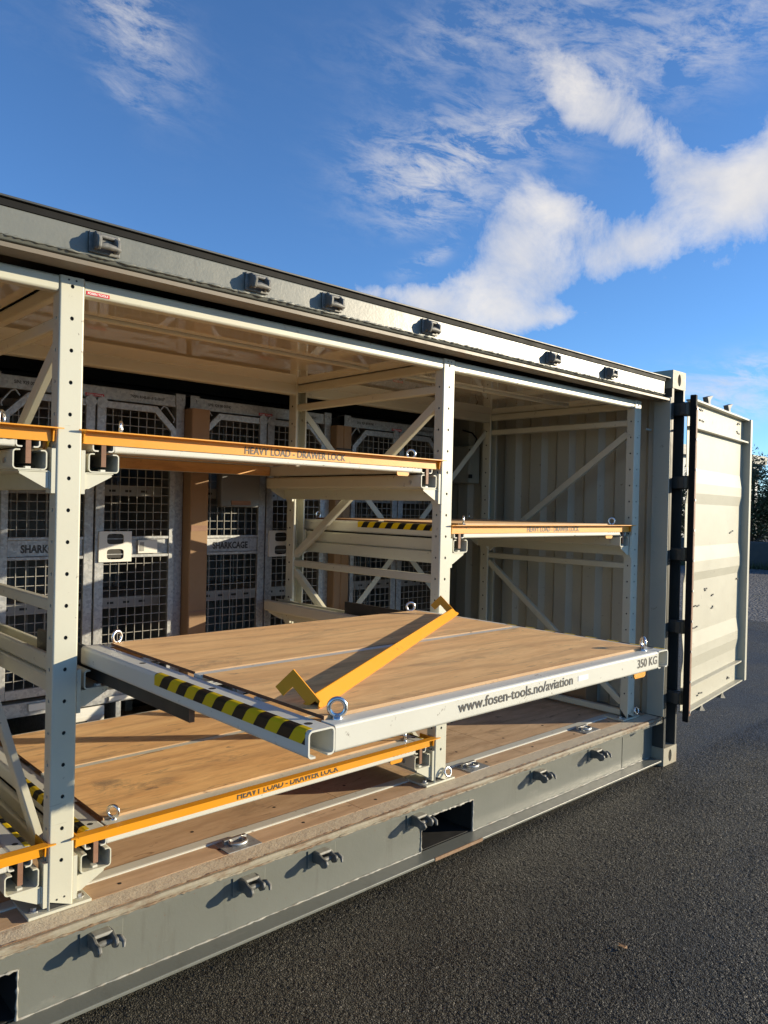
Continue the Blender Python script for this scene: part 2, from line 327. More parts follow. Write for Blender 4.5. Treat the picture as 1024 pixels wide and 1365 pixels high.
# ------------------------------------------------------------------ mesh builder
class MB:
    def __init__(s): s.v = []; s.f = []; s.mi = []; s.cur = 0
    def add(s, vs, fs):
        o = len(s.v); s.v += [tuple(x) for x in vs]
        for f in fs: s.f.append(tuple(o+i for i in f)); s.mi.append(s.cur)
        return s
    def box(s, x0, x1, y0, y1, z0, z1):
        x0, x1 = min(x0, x1), max(x0, x1); y0, y1 = min(y0, y1), max(y0, y1); z0, z1 = min(z0, z1), max(z0, z1)
        v = [(x, y, z) for z in (z0, z1) for y in (y0, y1) for x in (x0, x1)]
        return s.add(v, [(0, 2, 3, 1), (4, 5, 7, 6), (0, 1, 5, 4), (2, 6, 7, 3), (0, 4, 6, 2), (1, 3, 7, 5)])
    def prism(s, poly, axis, a0, a1):
        """poly: 2D outline in the two axes other than `axis` (order x<y<z)"""
        area = sum(poly[i][0]*poly[(i+1) % len(poly)][1]-poly[(i+1) % len(poly)][0]*poly[i][1] for i in range(len(poly)))
        if (area > 0) != (axis != 1): poly = poly[::-1]
        def P(p, a): return {0: (a, p[0], p[1]), 1: (p[0], a, p[1]), 2: (p[0], p[1], a)}[axis]
        n = len(poly); lo, hi = min(a0, a1), max(a0, a1)
        v = [P(p, lo) for p in poly]+[P(p, hi) for p in poly]
        f = [tuple(range(n-1, -1, -1)), tuple(range(n, 2*n))]+[(i, (i+1) % n, n+(i+1) % n, n+i) for i in range(n)]
        return s.add(v, f)
    def bar(s, p, q, w, h, up=(0, 0, 1)):
        """box section of width w and height h from p to q"""
        p, q = Vector(p), Vector(q); d = (q-p).normalized(); sd = d.cross(Vector(up)).normalized(); u = sd.cross(d)
        v = []
        for c in (p, q):
            for a, b in ((-1, -1), (1, -1), (1, 1), (-1, 1)): v.append(c+sd*(a*w/2)+u*(b*h/2))
        return s.add(v, [(0, 1, 2, 3), (7, 6, 5, 4), (0, 4, 5, 1), (1, 5, 6, 2), (2, 6, 7, 3), (3, 7, 4, 0)])
    def tube(s, pts, r, n=8, closed=False, rs=None, cap=True):
        pts = [Vector(p) for p in pts]; m = len(pts); o = len(s.v); ref = None
        for i in range(m):
            if closed: d = (pts[(i+1) % m]-pts[i-1]).normalized()
            else: d = (pts[min(i+1, m-1)]-pts[max(i-1, 0)]).normalized()
            if ref is None: ref = Vector((0, 0, 1)) if abs(d.z) < .9 else Vector((1, 0, 0))
            a = (ref - d*ref.dot(d)).normalized(); b = d.cross(a); ref = a
            rr = rs[i] if rs else r
            for k in range(n):
                t = 2*math.pi*k/n; s.v.append(tuple(pts[i]+a*(rr*math.cos(t))+b*(rr*math.sin(t))))
        for i in range(m if closed else m-1):
            j = (i+1) % m
            for k in range(n):
                l = (k+1) % n; s.f.append((o+i*n+k, o+i*n+l, o+j*n+l, o+j*n+k)); s.mi.append(s.cur)
        if cap and not closed:
            s.f.append(tuple(o+k for k in range(n-1, -1, -1))); s.mi.append(s.cur)
            s.f.append(tuple(o+(m-1)*n+k for k in range(n))); s.mi.append(s.cur)
        return s
    def disc(s, c, axis, r, t, n=12):
        d = [0, 0, 0]; d[axis] = t; return s.tube([c, tuple(c[i]+d[i] for i in range(3))], r, n)
    def holed(s, o, U, V, w, h, cu, cv, ru, rv, depth, n=12, ex=1.0):
        """rectangle o + U*[0,w] + V*[0,h] with an oval hole whose walls go back by depth along -(U x V)"""
        o, U, V = Vector(o), Vector(U), Vector(V); N = U.cross(V)
        ring, outer = [], []
        for k in range(n):
            t = 2*math.pi*(k+.5)/n; c, sn = math.cos(t), math.sin(t)
            ring.append(o+U*(cu+ru*math.copysign(abs(c)**ex, c))+V*(cv+rv*math.copysign(abs(sn)**ex, sn)))
            # ray to rectangle border
            tx = ((w-cu) if c > 0 else -cu)/c if abs(c) > 1e-6 else 1e9
            ty = ((h-cv) if sn > 0 else -cv)/sn if abs(sn) > 1e-6 else 1e9
            m = min(tx, ty); outer.append((cu+m*c, cv+m*sn))
        b = len(s.v)
        s.v += [tuple(x) for x in ring]+[tuple(o+U*a+V*c) for a, c in outer]+[tuple(x-N*depth) for x in ring]
        corners = {(0, 0): 0, (1, 0): 0, (1, 1): 0, (0, 1): 0}
        for k in range(n):
            j = (k+1) % n
            a, c = outer[k], outer[j]
            side = lambda p: (0 if abs(p[0]-w) < 1e-6 else 1 if abs(p[1]-h) < 1e-6 else 2 if abs(p[0]) < 1e-6 else 3)
            f = [b+k, b+n+k]
            if side(a) != side(c):
                cx = w if 0 in (side(a), side(c)) else 0.0
                cy = h if 1 in (side(a), side(c)) else 0.0
                s.v.append(tuple(o+U*cx+V*cy)); f.append(len(s.v)-1)
            f += [b+n+j, b+j]
            s.f.append(tuple(f)); s.mi.append(s.cur)
            s.f.append((b+j, b+2*n+j, b+2*n+k, b+k)); s.mi.append(s.cur)
        return s
WL = {}
def obj(name, mb, mats, parent=None, bevel=0, smooth=None, origin=(0, 0, 0)):
    o3 = WL.get(parent.name, Vector((0, 0, 0))) if parent else Vector(origin)
    me = bpy.data.meshes.new(name)
    me.from_pydata([(x-o3.x, y-o3.y, z-o3.z) for x, y, z in mb.v], [], mb.f)
    if not isinstance(mats, (list, tuple)): mats = [mats]
    for m in mats: me.materials.append(M[m])
    if len(mats) > 1: me.polygons.foreach_set('material_index', mb.mi)
    if smooth:
        me.polygons.foreach_set('use_smooth', [True]*len(me.polygons)); me.set_sharp_from_angle(angle=R(smooth))
    me.update()
    ob = bpy.data.objects.new(name, me); col.objects.link(ob)
    if parent: ob.parent = parent
    else: ob.location = o3
    WL[ob.name] = o3
    if smooth and not bevel:
        wnm = ob.modifiers.new('normals', 'WEIGHTED_NORMAL'); wnm.keep_sharp = True; wnm.weight = 100
    if bevel:
        b = ob.modifiers.new('bevel', 'BEVEL'); b.width = bevel; b.segments = 2; b.limit_method = 'ANGLE'; b.angle_limit = R(40)
        me.polygons.foreach_set('use_smooth', [True]*len(me.polygons)); me.set_sharp_from_angle(angle=R(35))
        wnm = ob.modifiers.new('normals', 'WEIGHTED_NORMAL'); wnm.keep_sharp = True; wnm.weight = 100
    return ob
def tag(o, label, cat, group=None):
    o['label'] = label; o['category'] = cat
    if group: o['group'] = group
    return o
def thing(name, label, cat, loc, group=None):
    o = bpy.data.objects.new(name, None); col.objects.link(o); o.location = loc; o.empty_display_size = .1
    WL[o.name] = Vector(loc); return tag(o, label, cat, group)
def struct(name, mb, m, origin=(0, 0, 0), **k):
    o = obj(name, mb, m, None, origin=origin, **k); o['kind'] = 'structure'; return o

def fillet(path, r, n=4):
    out_ = [Vector(path[0])]
    for i in range(1, len(path)-1):
        p, a, b = Vector(path[i]), Vector(path[i-1]), Vector(path[i+1])
        da, db = (a-p), (b-p); la, lb = da.length, db.length; da /= la; db /= lb
        ang = math.acos(max(-1, min(1, da.dot(db)))); t = min(r/math.tan(ang/2), la*.45, lb*.45); rr = t*math.tan(ang/2)
        c = p+(da+db).normalized()*(rr/math.sin(ang/2))
        s0, s1 = p+da*t-c, p+db*t-c
        for k in range(n+1):
            v = s0.lerp(s1, k/n); out_.append(c+v.normalized()*rr)
    out_.append(Vector(path[-1])); return out_
def sheet(path, t, r=.006):
    """outline of folded sheet metal of thickness t along a path with rounded bends"""
    p = fillet([Vector((a, b)) for a, b in path], r); L, Rr = [], []
    for i in range(len(p)):
        d = (p[min(i+1, len(p)-1)]-p[max(i-1, 0)]).normalized(); n = Vector((-d.y, d.x))
        L.append(tuple(p[i]+n*t/2)); Rr.append(tuple(p[i]-n*t/2))
    return L+Rr[::-1]

# text
def text_mesh(body, size, xs=1.0, bold=0.0, space=1.0):
    cu = bpy.data.curves.new('txt', 'FONT'); cu.body = body; cu.size = size; cu.offset = bold; cu.space_character = space
    cu.extrude = 0; cu.resolution_u = 3
    o = bpy.data.objects.new('txt', cu); col.objects.link(o)
    dg = bpy.context.evaluated_depsgraph_get(); me = bpy.data.meshes.new_from_object(o.evaluated_get(dg))
    v = [(a.co.x*xs, a.co.y) for a in me.vertices]; f = [tuple(p.vertices) for p in me.polygons]
    bpy.data.objects.remove(o); bpy.data.curves.remove(cu); bpy.data.meshes.remove(me)
    x0, x1 = min(p[0] for p in v), max(p[0] for p in v)
    return v, f, x0, x1
def lettering(body, o, U, V, width=None, size=.05, mat='print', parent=None, bold=.0, space=1.0, name='lettering', center=False):
    """letters lie on the plane o + U,V ; width = wanted length"""
    v, f, x0, x1 = text_mesh(body, size, 1.0, bold, space)
    k = (width/(x1-x0)) if width else 1.0
    o, U, V = Vector(o), Vector(U), Vector(V); sh_ = (-(x1-x0)*k/2 if center else 0)
    mb = MB(); mb.add([o+U*((a-x0)*k+sh_)+V*b for a, b in v], f)
    return obj(name, mb, mat, parent)
X, Y, Z = Vector((1, 0, 0)), Vector((0, 1, 0)), Vector((0, 0, 1))

# ------------------------------------------------------------------ ground
mb = MB(); mb.box(-900, 1600, -1200, 1200, -0.5, -0.012); struct('ground', mb, 'grass')
mb = MB(); mb.add([(-60, -60, 0), (13.2, -60, 0), (13.5, -4, 0), (13.6, 2.3, 0), (14.2, 9, 0), (16, 40, 0), (16, 60, 0), (-60, 60, 0)], [tuple(range(8))]); struct('asphalt_yard', mb, 'asphalt')
# the stones of the paving near the camera stand proud and shade each other
x0, x1, y0, y1, st = 1.6, 8.6, -2.15, 0.055, .0052
nx, ny = int((x1-x0)/st), int((y1-y0)/st); rg = np.random.default_rng(4)
hgt = rg.random((ny, nx))**1.5*.0030
co = rg.random((ny//3+2, nx//3+2))*.0011; hgt += np.kron(co, np.ones((3, 3)))[:ny, :nx]
und = rg.random((ny//40+3, nx//40+3)); iy, ix = np.linspace(0, und.shape[0]-1.01, ny), np.linspace(0, und.shape[1]-1.01, nx)
fy, fx_ = np.floor(iy).astype(int), np.floor(ix).astype(int); wy, wx = (iy-fy)[:, None], (ix-fx_)[None, :]
und = und[fy][:, fx_]*(1-wy)*(1-wx)+und[fy+1][:, fx_]*wy*(1-wx)+und[fy][:, fx_+1]*(1-wy)*wx+und[fy+1][:, fx_+1]*wy*wx
hgt = hgt*(.62+.5*und)
ey = np.minimum(np.arange(ny), np.arange(ny)[::-1])[:, None]/10.; ex_ = np.minimum(np.arange(nx), np.arange(nx)[::-1])[None, :]/60.
hgt = hgt*np.clip(np.minimum(ey, ex_), .05, 1)+.0006
gx, gy = np.meshgrid(x0+np.arange(nx)*st, y0+np.arange(ny)*st)
vv = np.stack([gx+(rg.random(gx.shape)-.5)*st*.7, gy+(rg.random(gx.shape)-.5)*st*.7, hgt], -1).reshape(-1, 3)
id_ = np.arange(nx*ny).reshape(ny, nx)
ff = np.stack([id_[:-1, :-1], id_[:-1, 1:], id_[1:, 1:], id_[1:, :-1]], -1).reshape(-1, 4)
me = bpy.data.meshes.new('asphalt_stones'); me.vertices.add(len(vv)); me.vertices.foreach_set('co', vv.astype(np.float32).ravel())
me.loops.add(ff.size); me.loops.foreach_set('vertex_index', ff.astype(np.int32).ravel()); me.polygons.add(len(ff)); me.polygons.foreach_set('loop_start', np.arange(0, ff.size, 4, dtype=np.int32)); me.polygons.foreach_set('loop_total', np.full(len(ff), 4, dtype=np.int32))
me.materials.append(M['asphalt']); me.update(calc_edges=True); me.validate()
ao = bpy.data.objects.new('asphalt_stones', me); col.objects.link(ao); ao['kind'] = 'structure'
mb = MB(); mb.add([(13.0, -60, -0.004), (60, -60, -0.004), (60, 70, -0.004), (13.0, 70, -0.004)], [(0, 1, 2, 3)]); struct('gravel_field', mb, 'gravel')

# ------------------------------------------------------------------ shipping container
LX, WY, HZ = 6.058, 2.438, 2.591
FZ = .325
C = thing('shipping_container', 'grey and cream twenty foot shipping container with its whole long side open', 'container', (3.029, 1.219, 0))
def casting(x0, x1, y0, z0, sgn):
    mb = MB()
    h = .118; dy = .162*sgn
    # faces with an oval hole front, plain elsewhere
    xa, xb = min(x0, x1), max(x0, x1)
    if sgn > 0:
        mb.holed((xa, y0, z0), X, Z, xb-xa, h, (xb-xa)/2, h/2, .022, .040, .03, 16)
        mb.cur = 1; mb.box(xa+.03, xb-.03, y0+.026, y0+.028, z0+.01, z0+h-.01); mb.cur = 0  # black plate: shade inside the hole put into colour
        b = [(xa, y0, z0), (xb, y0, z0), (xb, y0+dy, z0), (xa, y0+dy, z0)]
        mb.add([(p[0], p[1], z0) for p in b]+[(p[0], p[1], z0+h) for p in b], [(0, 3, 2, 1), (4, 5, 6, 7), (1, 2, 6, 5), (2, 3, 7, 6), (3, 0, 4, 7)])
    else: mb.box(xa, xb, y0+dy, y0, z0, z0+h)
    return obj('corner_casting', mb, ['casting', 'rubber_and_shade'], C, bevel=.006 if sgn < 0 else 0)
M['casting'] = paint('casting_paint', (0.40, 0.37, 0.28), 0.6, 0.25, dirt=(0.30, 0.17, 0.07), dirt_amt=0.5, scale=9, peel=1.0)
for z0 in (0, HZ-.118):
    casting(LX-.178, LX, 0, z0, 1); casting(0, .178, 0, z0, 1); casting(LX-.178, LX, WY, z0, -1); casting(0, .178, WY, z0, -1)
# roof, far side, end walls
mb = MB(); mb.box(.05, LX-.05, .02, WY-.02, 2.532, 2.540)
for i in range(24): mb.prism([(.3+i*.235, 2.540), (.34+i*.235, 2.556), (.44+i*.235, 2.556), (.48+i*.235, 2.540)], 1, .12, WY-.12)
obj('roof', mb, 'dark', C)  # dark paint that also carries the shade above the rack
mb = MB(); mb.box(.05, LX-.05, 2.385, 2.40, .3, 2.53); mb.box(.05, LX-.05, 2.30, 2.40, 2.40, 2.53); mb.box(.05, LX-.05, 2.33, 2.41, .1, .325)
for i in range(4):
    mb.box(.1+i*1.46, .16+i*1.46, 2.35, 2.386, .33, 2.40)
obj('side_wall', mb, 'dark', C)  # interior shade is put into the dark wall colour
def corr_wall(x, sgn, name):
    # trapezoid ribs running up the wall
    pts = []; y = .10
    while y < 2.32:
        for dy_, dx_ in ((0, 0), (.07, 0), (.105, .036), (.175, .036), (.21, 0)): pts.append((x+sgn*dx_, y+dy_))
        y += .24
    pts = [p for p in pts if p[1] < 2.36]
    poly = pts+[(p[0]+sgn*.004, p[1]) for p in pts[::-1]]
    mb = MB(); mb.prism(poly, 2, .30, 2.50); return obj(name, mb, 'cream_dull', C)
corr_wall(5.90, 1, 'end_wall'); corr_wall(.155, -1, 'end_wall')
for b_ in ((5.86, 6.03, .17, 2.28, .20, .322), (5.88, 6.04, .17, 2.28, 2.44, 2.55), (.02, .19, .17, 2.28, .20, .322), (.02, .18, .17, 2.28, 2.44, 2.55)): mb = MB(); mb.box(*b_); obj('end_rail', mb, 'grey', C)
# corner posts
mb = MB()
mb.prism([(5.885, .11), (5.885, .006), (5.905, .003), (5.905, .06), (6.035, .06), (6.035, .002), (6.055, .002), (6.055, .16), (5.93, .16), (5.93, .11)], 2, .112, 2.478)
cp = obj('corner_post', mb, 'dark', C)
mb = MB(); mb.box(5.872, 5.884, .008, .125, .326, 2.415); mb.box(5.884, 5.93, .112, .125, .326, 2.415); obj('post_lining', mb, 'cream_dull', cp, bevel=.003)
for z in (.62, 2.20): mb = MB(); mb.box(5.80, 5.872, .135, .150, z, z+.012); obj('tie_bar', mb, 'cream_dull', cp)
mb = MB(); mb.box(0, .16, .01, .16, .118, 2.473); obj('corner_post', mb, 'dark', C)
for xx in (.01, LX-.16): mb = MB(); mb.box(xx, xx+.15, WY-.16, WY-.005, .118, 2.473); obj('corner_post', mb, 'grey', C)
# top side rail
mb = MB()
mb.prism([(.012, 2.421), (.020, 2.411), (.10, 2.405), (.10, 2.53), (.03, 2.53), (.03, 2.508), (.010, 2.505)], 0, .178, 5.79)
mb.box(5.79, 5.88, .08, .12, 2.42, 2.53)
tr = obj('top_side_rail', mb, 'grey', C, bevel=.003)
M['lip'] = paint('lip_paint', (0.19, 0.155, 0.11), 0.5, 0.15, dirt_amt=0.3)
mb = MB(); mb.box(.178, 5.875, .013, .102, 2.390, 2.4035); obj('rail_lip', mb, 'lip', tr)
mb = MB(); mb.box(.178, 5.81, .014, .029, 2.509, 2.529); obj('rail_gasket', mb, 'gap', tr)
mb = MB(); mb.box(.178, 5.86, .004, .03, 2.5315, 2.538); obj('roof_edge', mb, 'dark', tr, bevel=.001)
def weld(p, q, r, seed, step=.012):
    rnd = random.Random(seed); p, q = Vector(p), Vector(q); n = max(2, int((q-p).length/step))
    pts = [p.lerp(q, i/n)+Vector((rnd.uniform(-1, 1), rnd.uniform(-1, 1), rnd.uniform(-1, 1)))*r*.25 for i in range(n+1)]
    mb = MB(); mb.tube(pts, r, 6, rs=[r*rnd.uniform(.25, 1.5) for _ in pts]); return mb
obj('weld_bead', weld((.18, .010, 2.4235), (5.79, .010, 2.4235), .0042, 1), 'grey', tr, smooth=60)
# bottom side rail with two fork pockets
FK = [(1.545, 1.915), (3.70, 4.068)]
WYF = .085
mb = MB(); zf0, zf1 = .049, .205
def web(x0, x1, z0, z1): mb.box(x0, x1, WYF, WYF+.008, z0, z1)
xs = [.17, FK[0][0], FK[0][1], FK[1][0], FK[1][1], 5.500]
web(xs[0], xs[1], .047, .30); web(xs[2], xs[3], .047, .30); web(xs[4], xs[5], .047, .30)
for a, b in FK: web(a, b, zf1, .30)
web(5.508, 5.885, .047, .30)
mb.box(5.488, 5.53, WYF+.0085, WYF+.012, .047, .30)
br = obj('bottom_side_rail', mb, 'grey', C)
mb = MB(); mb.box(.178, 5.86, .002, WYF+.006, .033, .0465); obj('bottom_flange', mb, 'grey', br, bevel=.003)
for a, b in FK:
    mb = MB(); y0, y1 = WYF+.0085, .9
    mb.box(a-.004, a, y0, y1, zf0, zf1); mb.box(b, b+.004, y0, y1, zf0, zf1); mb.box(a, b, y0, y1, zf1, zf1+.004); mb.box(a, b, y0, y1, zf0-.001, zf0+.003); mb.box(a, b, y1, y1+.004, zf0, zf1)
    obj('fork_pocket', mb, 'rubber_and_shade', C)  # shade inside the steel pocket put into its black colour
    obj('weld_bead', weld((a, WYF-.001, .05), (a, WYF-.001, zf1), .005, 3), 'weld', br, smooth=60)
    obj('weld_bead', weld((b, WYF-.001, .05), (b, WYF-.001, zf1), .005, 4), 'weld', br, smooth=60)
    obj('weld_bead', weld((a, WYF-.001, zf1), (b, WYF-.001, zf1), .005, 5), 'weld', br, smooth=60)
    mb = MB(); mb.box(a+.01, b-.02, -.001, .0045, .0325, .0475); obj('rust_patch', mb, 'rust', br)
prev = .178
for a, b in FK+[(5.86, 5.86)]:
    obj('weld_bead', weld((prev, WYF-.001, .0478), (a, WYF-.001, .0478), .0036, int(prev*100), .018), 'weld', br, smooth=60); prev = b
# sill
mb = MB(); mb.prism([(.024, .300), (.024, .3215), (.034, .3215), (.118, .3240), (.118, .30)], 0, .178, 5.872); sill = obj('door_sill', mb, 'sill', C)
mb = MB(); mb.prism([(.011, .313), (.012, .319), (.016, .3238), (.0235, .3250), (.0235, .302), (.011, .302)], 0, .178, 5.872); obj('sill_nosing', mb, 'nosing', sill, smooth=35)
mb = MB(); mb.box(.178, 5.872, .0105, .10, .288, .3005); obj('sill_edge', mb, 'grey', sill)
obj('weld_bead', weld((.18, .0105, .3015), (5.86, .0105, .3015), .0042, 21), 'nosing', sill, smooth=60)
obj('rust_streak', weld((.18, .0335, .3210), (5.86, .0335, .3210), .0032, 23, .02), 'rust', sill, smooth=60)
# floor
jx = [.19, .95, 2.155, 3.36, 4.565, 5.87]
for i in range(5):
    a, b = jx[i]+.0015, jx[i+1]-.0015
    for (y0, y1) in ((.1195, .229), (.289, 1.30), (1.303, 2.32)):
        mb = MB(); mb.box(a, b, y0, y1, .297, FZ)
        mb.cur = 1
        xx = a+.12
        while xx < b-.05:
            for yy in ((y0+y1)/2,) if y1-y0 < .2 else (y0+.10, (y0+y1)/2, y1-.1):
                mb.disc((xx, yy+random.uniform(-.008, .008), FZ-.002), 2, .0075, .0026, 8)
            xx += .40
        obj('floor_board', mb, ['floorply', 'rubber_and_shade'], C)
mb = MB(); mb.prism([(.2305, .30), (.2305, .329), (.236, .331), (.282, .331), (.2875, .3265), (.2875, .30)], 0, .19, 5.86); obj('floor_strip', mb, 'white', C)
def lashing(x, y):
    mb = MB(); mb.box(x-.075, x+.075, y-.055, y+.05, FZ+.0005, FZ+.004); l = obj('lashing_plate', mb, 'galv', C)
    mb = MB(); mb.tube([(x+.035*math.cos(t), y+.028*math.sin(t), FZ+.012) for t in np.linspace(0, 2*math.pi, 14)[:-1]], .007, 7, True); mb.box(x-.05, x+.05, y+.018, y+.034, FZ+.004, FZ+.020)
    obj('lashing_ring', mb, 'aluminium', l, smooth=50)
for x, y in ((2.757, .172), (4.16, .172), (5.22, .172), (1.3, .172)): lashing(x, y)
# lugs on the rails: the keepers the closed side doors lock into
def lug(x, y, z, dep, parent, seed, hook):
    rnd = random.Random(seed); x += rnd.uniform(-.004, .004)
    if hook: mb = MB(); mb.box(x-.062, x+.085, y-.005, y-.0005, z-.040, z+.040); pm = 'grey'
    else: mb = MB(); mb.box(x-.050, x+.050, y-.008, y-.0005, z-.036, z+.030); pm = 'lugsteel'
    pl_ = obj('lug', mb, pm, parent, bevel=.003)
    lz, hz_ = (.026, .022) if hook else (.030, .026)
    for sx, k_ in ((-.038, 1.0), (.026, .82)):
        mb = MB(); d = dep*k_
        pf = [(y-.004, z-lz), (y-d*.50, z-lz*.75), (y-d*.66, z-lz*1.12), (y-d*.9, z-lz*.8), (y-d, z-lz*.1), (y-d*.92, z+hz_*.45), (y-d*.62, z+hz_*.62), (y-d*.42, z+hz_*1.05), (y-.004, z+hz_)]
        pf = [(a_+rnd.uniform(-.002, .002), b_+rnd.uniform(-.002, .002)) for a_, b_ in pf]
        mb.prism(pf, 0, x+sx, x+sx+.014); obj('cheek', mb, 'lugsteel', pl_, bevel=.004)
    mb = MB(); py_ = y-dep*(.48 if hook else .62); pz_ = z-(.006 if hook else .018); mb.tube([(x-.032, py_, pz_), (x-.005, py_-.003, pz_+.002), (x+.04, py_, pz_)], .009, 10, rs=[.009, .011, .008]); obj('pin', mb, 'lugsteel', pl_, smooth=40)
    mb = MB(); mb.box(x-.030, x+.034, y-dep*.42, y-.004, z+.012, z+.024); obj('stop_block', mb, 'weld' if hook else 'lugsteel', pl_, bevel=.004)
    if hook:
        mb = MB(); mb.tube([(x+.036, y-dep*.45, z+.000), (x+.048, y-dep*.66, z+.006), (x+.054, y-dep*.82, z-.002), (x+.050, y-dep*.9, z-.018)], .01, 8, rs=[.010, .010, .008, .005]); obj('hook', mb, 'lugsteel', pl_, smooth=50)
        obj('weld_bead', weld((x-.060, y-.005, z+.040), (x+.083, y-.005, z+.040), .0045, seed+70), 'weld', pl_, smooth=60)
for i, x in enumerate((2.107, 2.683, 3.030, 3.60, 4.54, 5.115)):
    lug(x, .010, 2.468, .050, tr, i, False)
    lug(x+.060, WYF, .218, .098, br, 50+i, True)
lug(1.2, .010, 2.468, .050, tr, 9, False)
# side door leaf, folded right round its hinges
HP = Vector((5.902, -.116, 0)); E_ = Vector((1.50, .205, 0)).normalized(); N_ = Vector((E_.y, -E_.x, 0))
def dl(s, t, z): return HP+E_*s+N_*t+Z*z
class DB(MB):
    def dbox(s, s0, s1, t0, t1, z0, z1):
        n0 = len(s.v); s.box(s0, s1, t0, t1, z0, z1)
        for i in range(n0, len(s.v)): a, b, c = s.v[i]; s.v[i] = tuple(dl(a, b, c))
        # box was built in a left-handed frame: flip
        for i in range(len(s.f)-6, len(s.f)): s.f[i] = s.f[i][::-1]
        return s
DZ0, DZ1, DLn = .345, 2.410, 1.515
def sq(z): return 1.658+(z-1.658)*.977
prof = [(DZ0+.005, -.058), (sq(.58), -.058), (sq(.66), -.047), (sq(.725), -.047), (sq(.83), -.058), (sq(1.19), -.058), (sq(1.25), -.047), (sq(1.325), -.047), (sq(1.43), -.058), (sq(1.725), -.058), (sq(1.80), -.047), (sq(1.87), -.047), (sq(1.97), -.058), (DZ1-.005, -.058)]
vs = []
for z, t in prof:
    for s_ in (.115, DLn-.055): vs.append(dl(s_, t, z))
n0 = len(vs)
for z, t in prof:
    for s_ in (.115, DLn-.055): vs.append(dl(s_, t-.004, z))
fs = []
for i in range(len(prof)-1): a = 2*i; fs += [(a, a+1, a+3, a+2), (n0+a, n0+a+2, n0+a+3, n0+a+1)]
n1 = len(prof)
for i in range(n1-1): fs += [(2*i, 2*i+2, n0+2*i+2, n0+2*i), (2*i+1, n0+2*i+1, n0+2*i+3, 2*i+3)]
fs += [(0, n0, n0+1, 1), (n0-2, n0-1, 2*n0-1, 2*n0-2)]
mb = MB(); mb.add(vs, fs); door = obj('side_door', mb, 'cream_dull', C)
for b_ in ((.045, .115, -.014, .0, DZ0, DZ1), (DLn-.055, DLn, -.075, .0, DZ0, DZ1)): mb = DB(); mb.dbox(*b_); obj('door_stile', mb, 'cream_dull', door, bevel=.003)
for b_ in ((.115, DLn-.055, -.07, -.010, DZ1-.012, DZ1), (.115, DLn-.055, -.056, -.012, 2.222, 2.234), (.115, DLn-.055, -.07, -.012, DZ0, DZ0+.010), (.115, DLn-.055, -.056, -.020, .495, .507)):
    mb = DB(); mb.dbox(*b_); obj('stiffener', mb, 'cream_dull', door)
mb = DB(); mb.dbox(.010, .045, -.012, .026, DZ0-.03, DZ1+.012); gk = obj('door_gasket', mb, 'gap', door, bevel=.005)
mb = DB(); mb.dbox(.014, .040, .026, .030, DZ0+.01, DZ1-.06); obj('gasket_strip', mb, 'barend', gk)
mb = MB()
for i in range(11): p = dl(.027, .0295, .38+i*.195); q = dl(.027, .034, .38+i*.195); mb.tube([p, q], .009, 8)
obj('rivets', mb, 'aluminium', gk, smooth=40)['kind'] = 'stuff'
rnd = random.Random(3)
for (s_, z) in ((.40, 2.36), (.40, 2.29), (1.30, 2.36), (1.30, 2.29), (.55, 1.12), (.72, .98), (.38, 1.02), (.36, .88), (1.36, 1.15), (.75, 1.07), (.5, .40), (.5, .33), (1.2, .40), (1.2, .33), (1.1, 1.85), (1.18, 1.52)):
    mb = DB(); 
    for k in range(4): a = s_+rnd.uniform(-.05, .05); b = z+rnd.uniform(-.008, .008); mb.dbox(a, a+rnd.uniform(.008, .022), -.057, -.050, b, b+.009)
    obj('clip', mb, 'lugsteel', door)
for s_ in (.55, 1.05):
    for zt, sg in ((DZ1, 1), (DZ0, -1)):
        mb = MB(); z = zt
        pts = [(s_-.02, z), (s_+.03, z), (s_+.022, z+sg*.045), (s_+.085, z+sg*.088), (s_+.02, z+sg*.075), (s_-.045, z+sg*.062), (s_-.022, z+sg*.035)]
        n = len(pts); vs = [dl(a, -.085, b) for a, b in pts]+[dl(a, -.05, b) for a, b in pts]
        fs = [tuple(range(n)), tuple(range(2*n-1, n-1, -1))]+[(i, n+i, n+(i+1) % n, (i+1) % n) for i in range(n)]
        mb.add(vs, fs); obj('cam_hook', mb, 'lugsteel', door)
for z in (2.34, 1.86, 1.39, .915, .45):
    mb = MB(); mb.tube([(5.985, -.050, z-.045), (5.985, -.050, z+.045)], .020, 12); h = obj('hinge', mb, 'dark', door, smooth=40)
    mb = MB(); mb.box(5.955, 5.985, -.055, .058, z-.04, z+.04); mb.box(5.93, 5.975, -.066, -.030, z-.038, z+.038); obj('hinge_plate', mb, 'dark', h, bevel=.003)

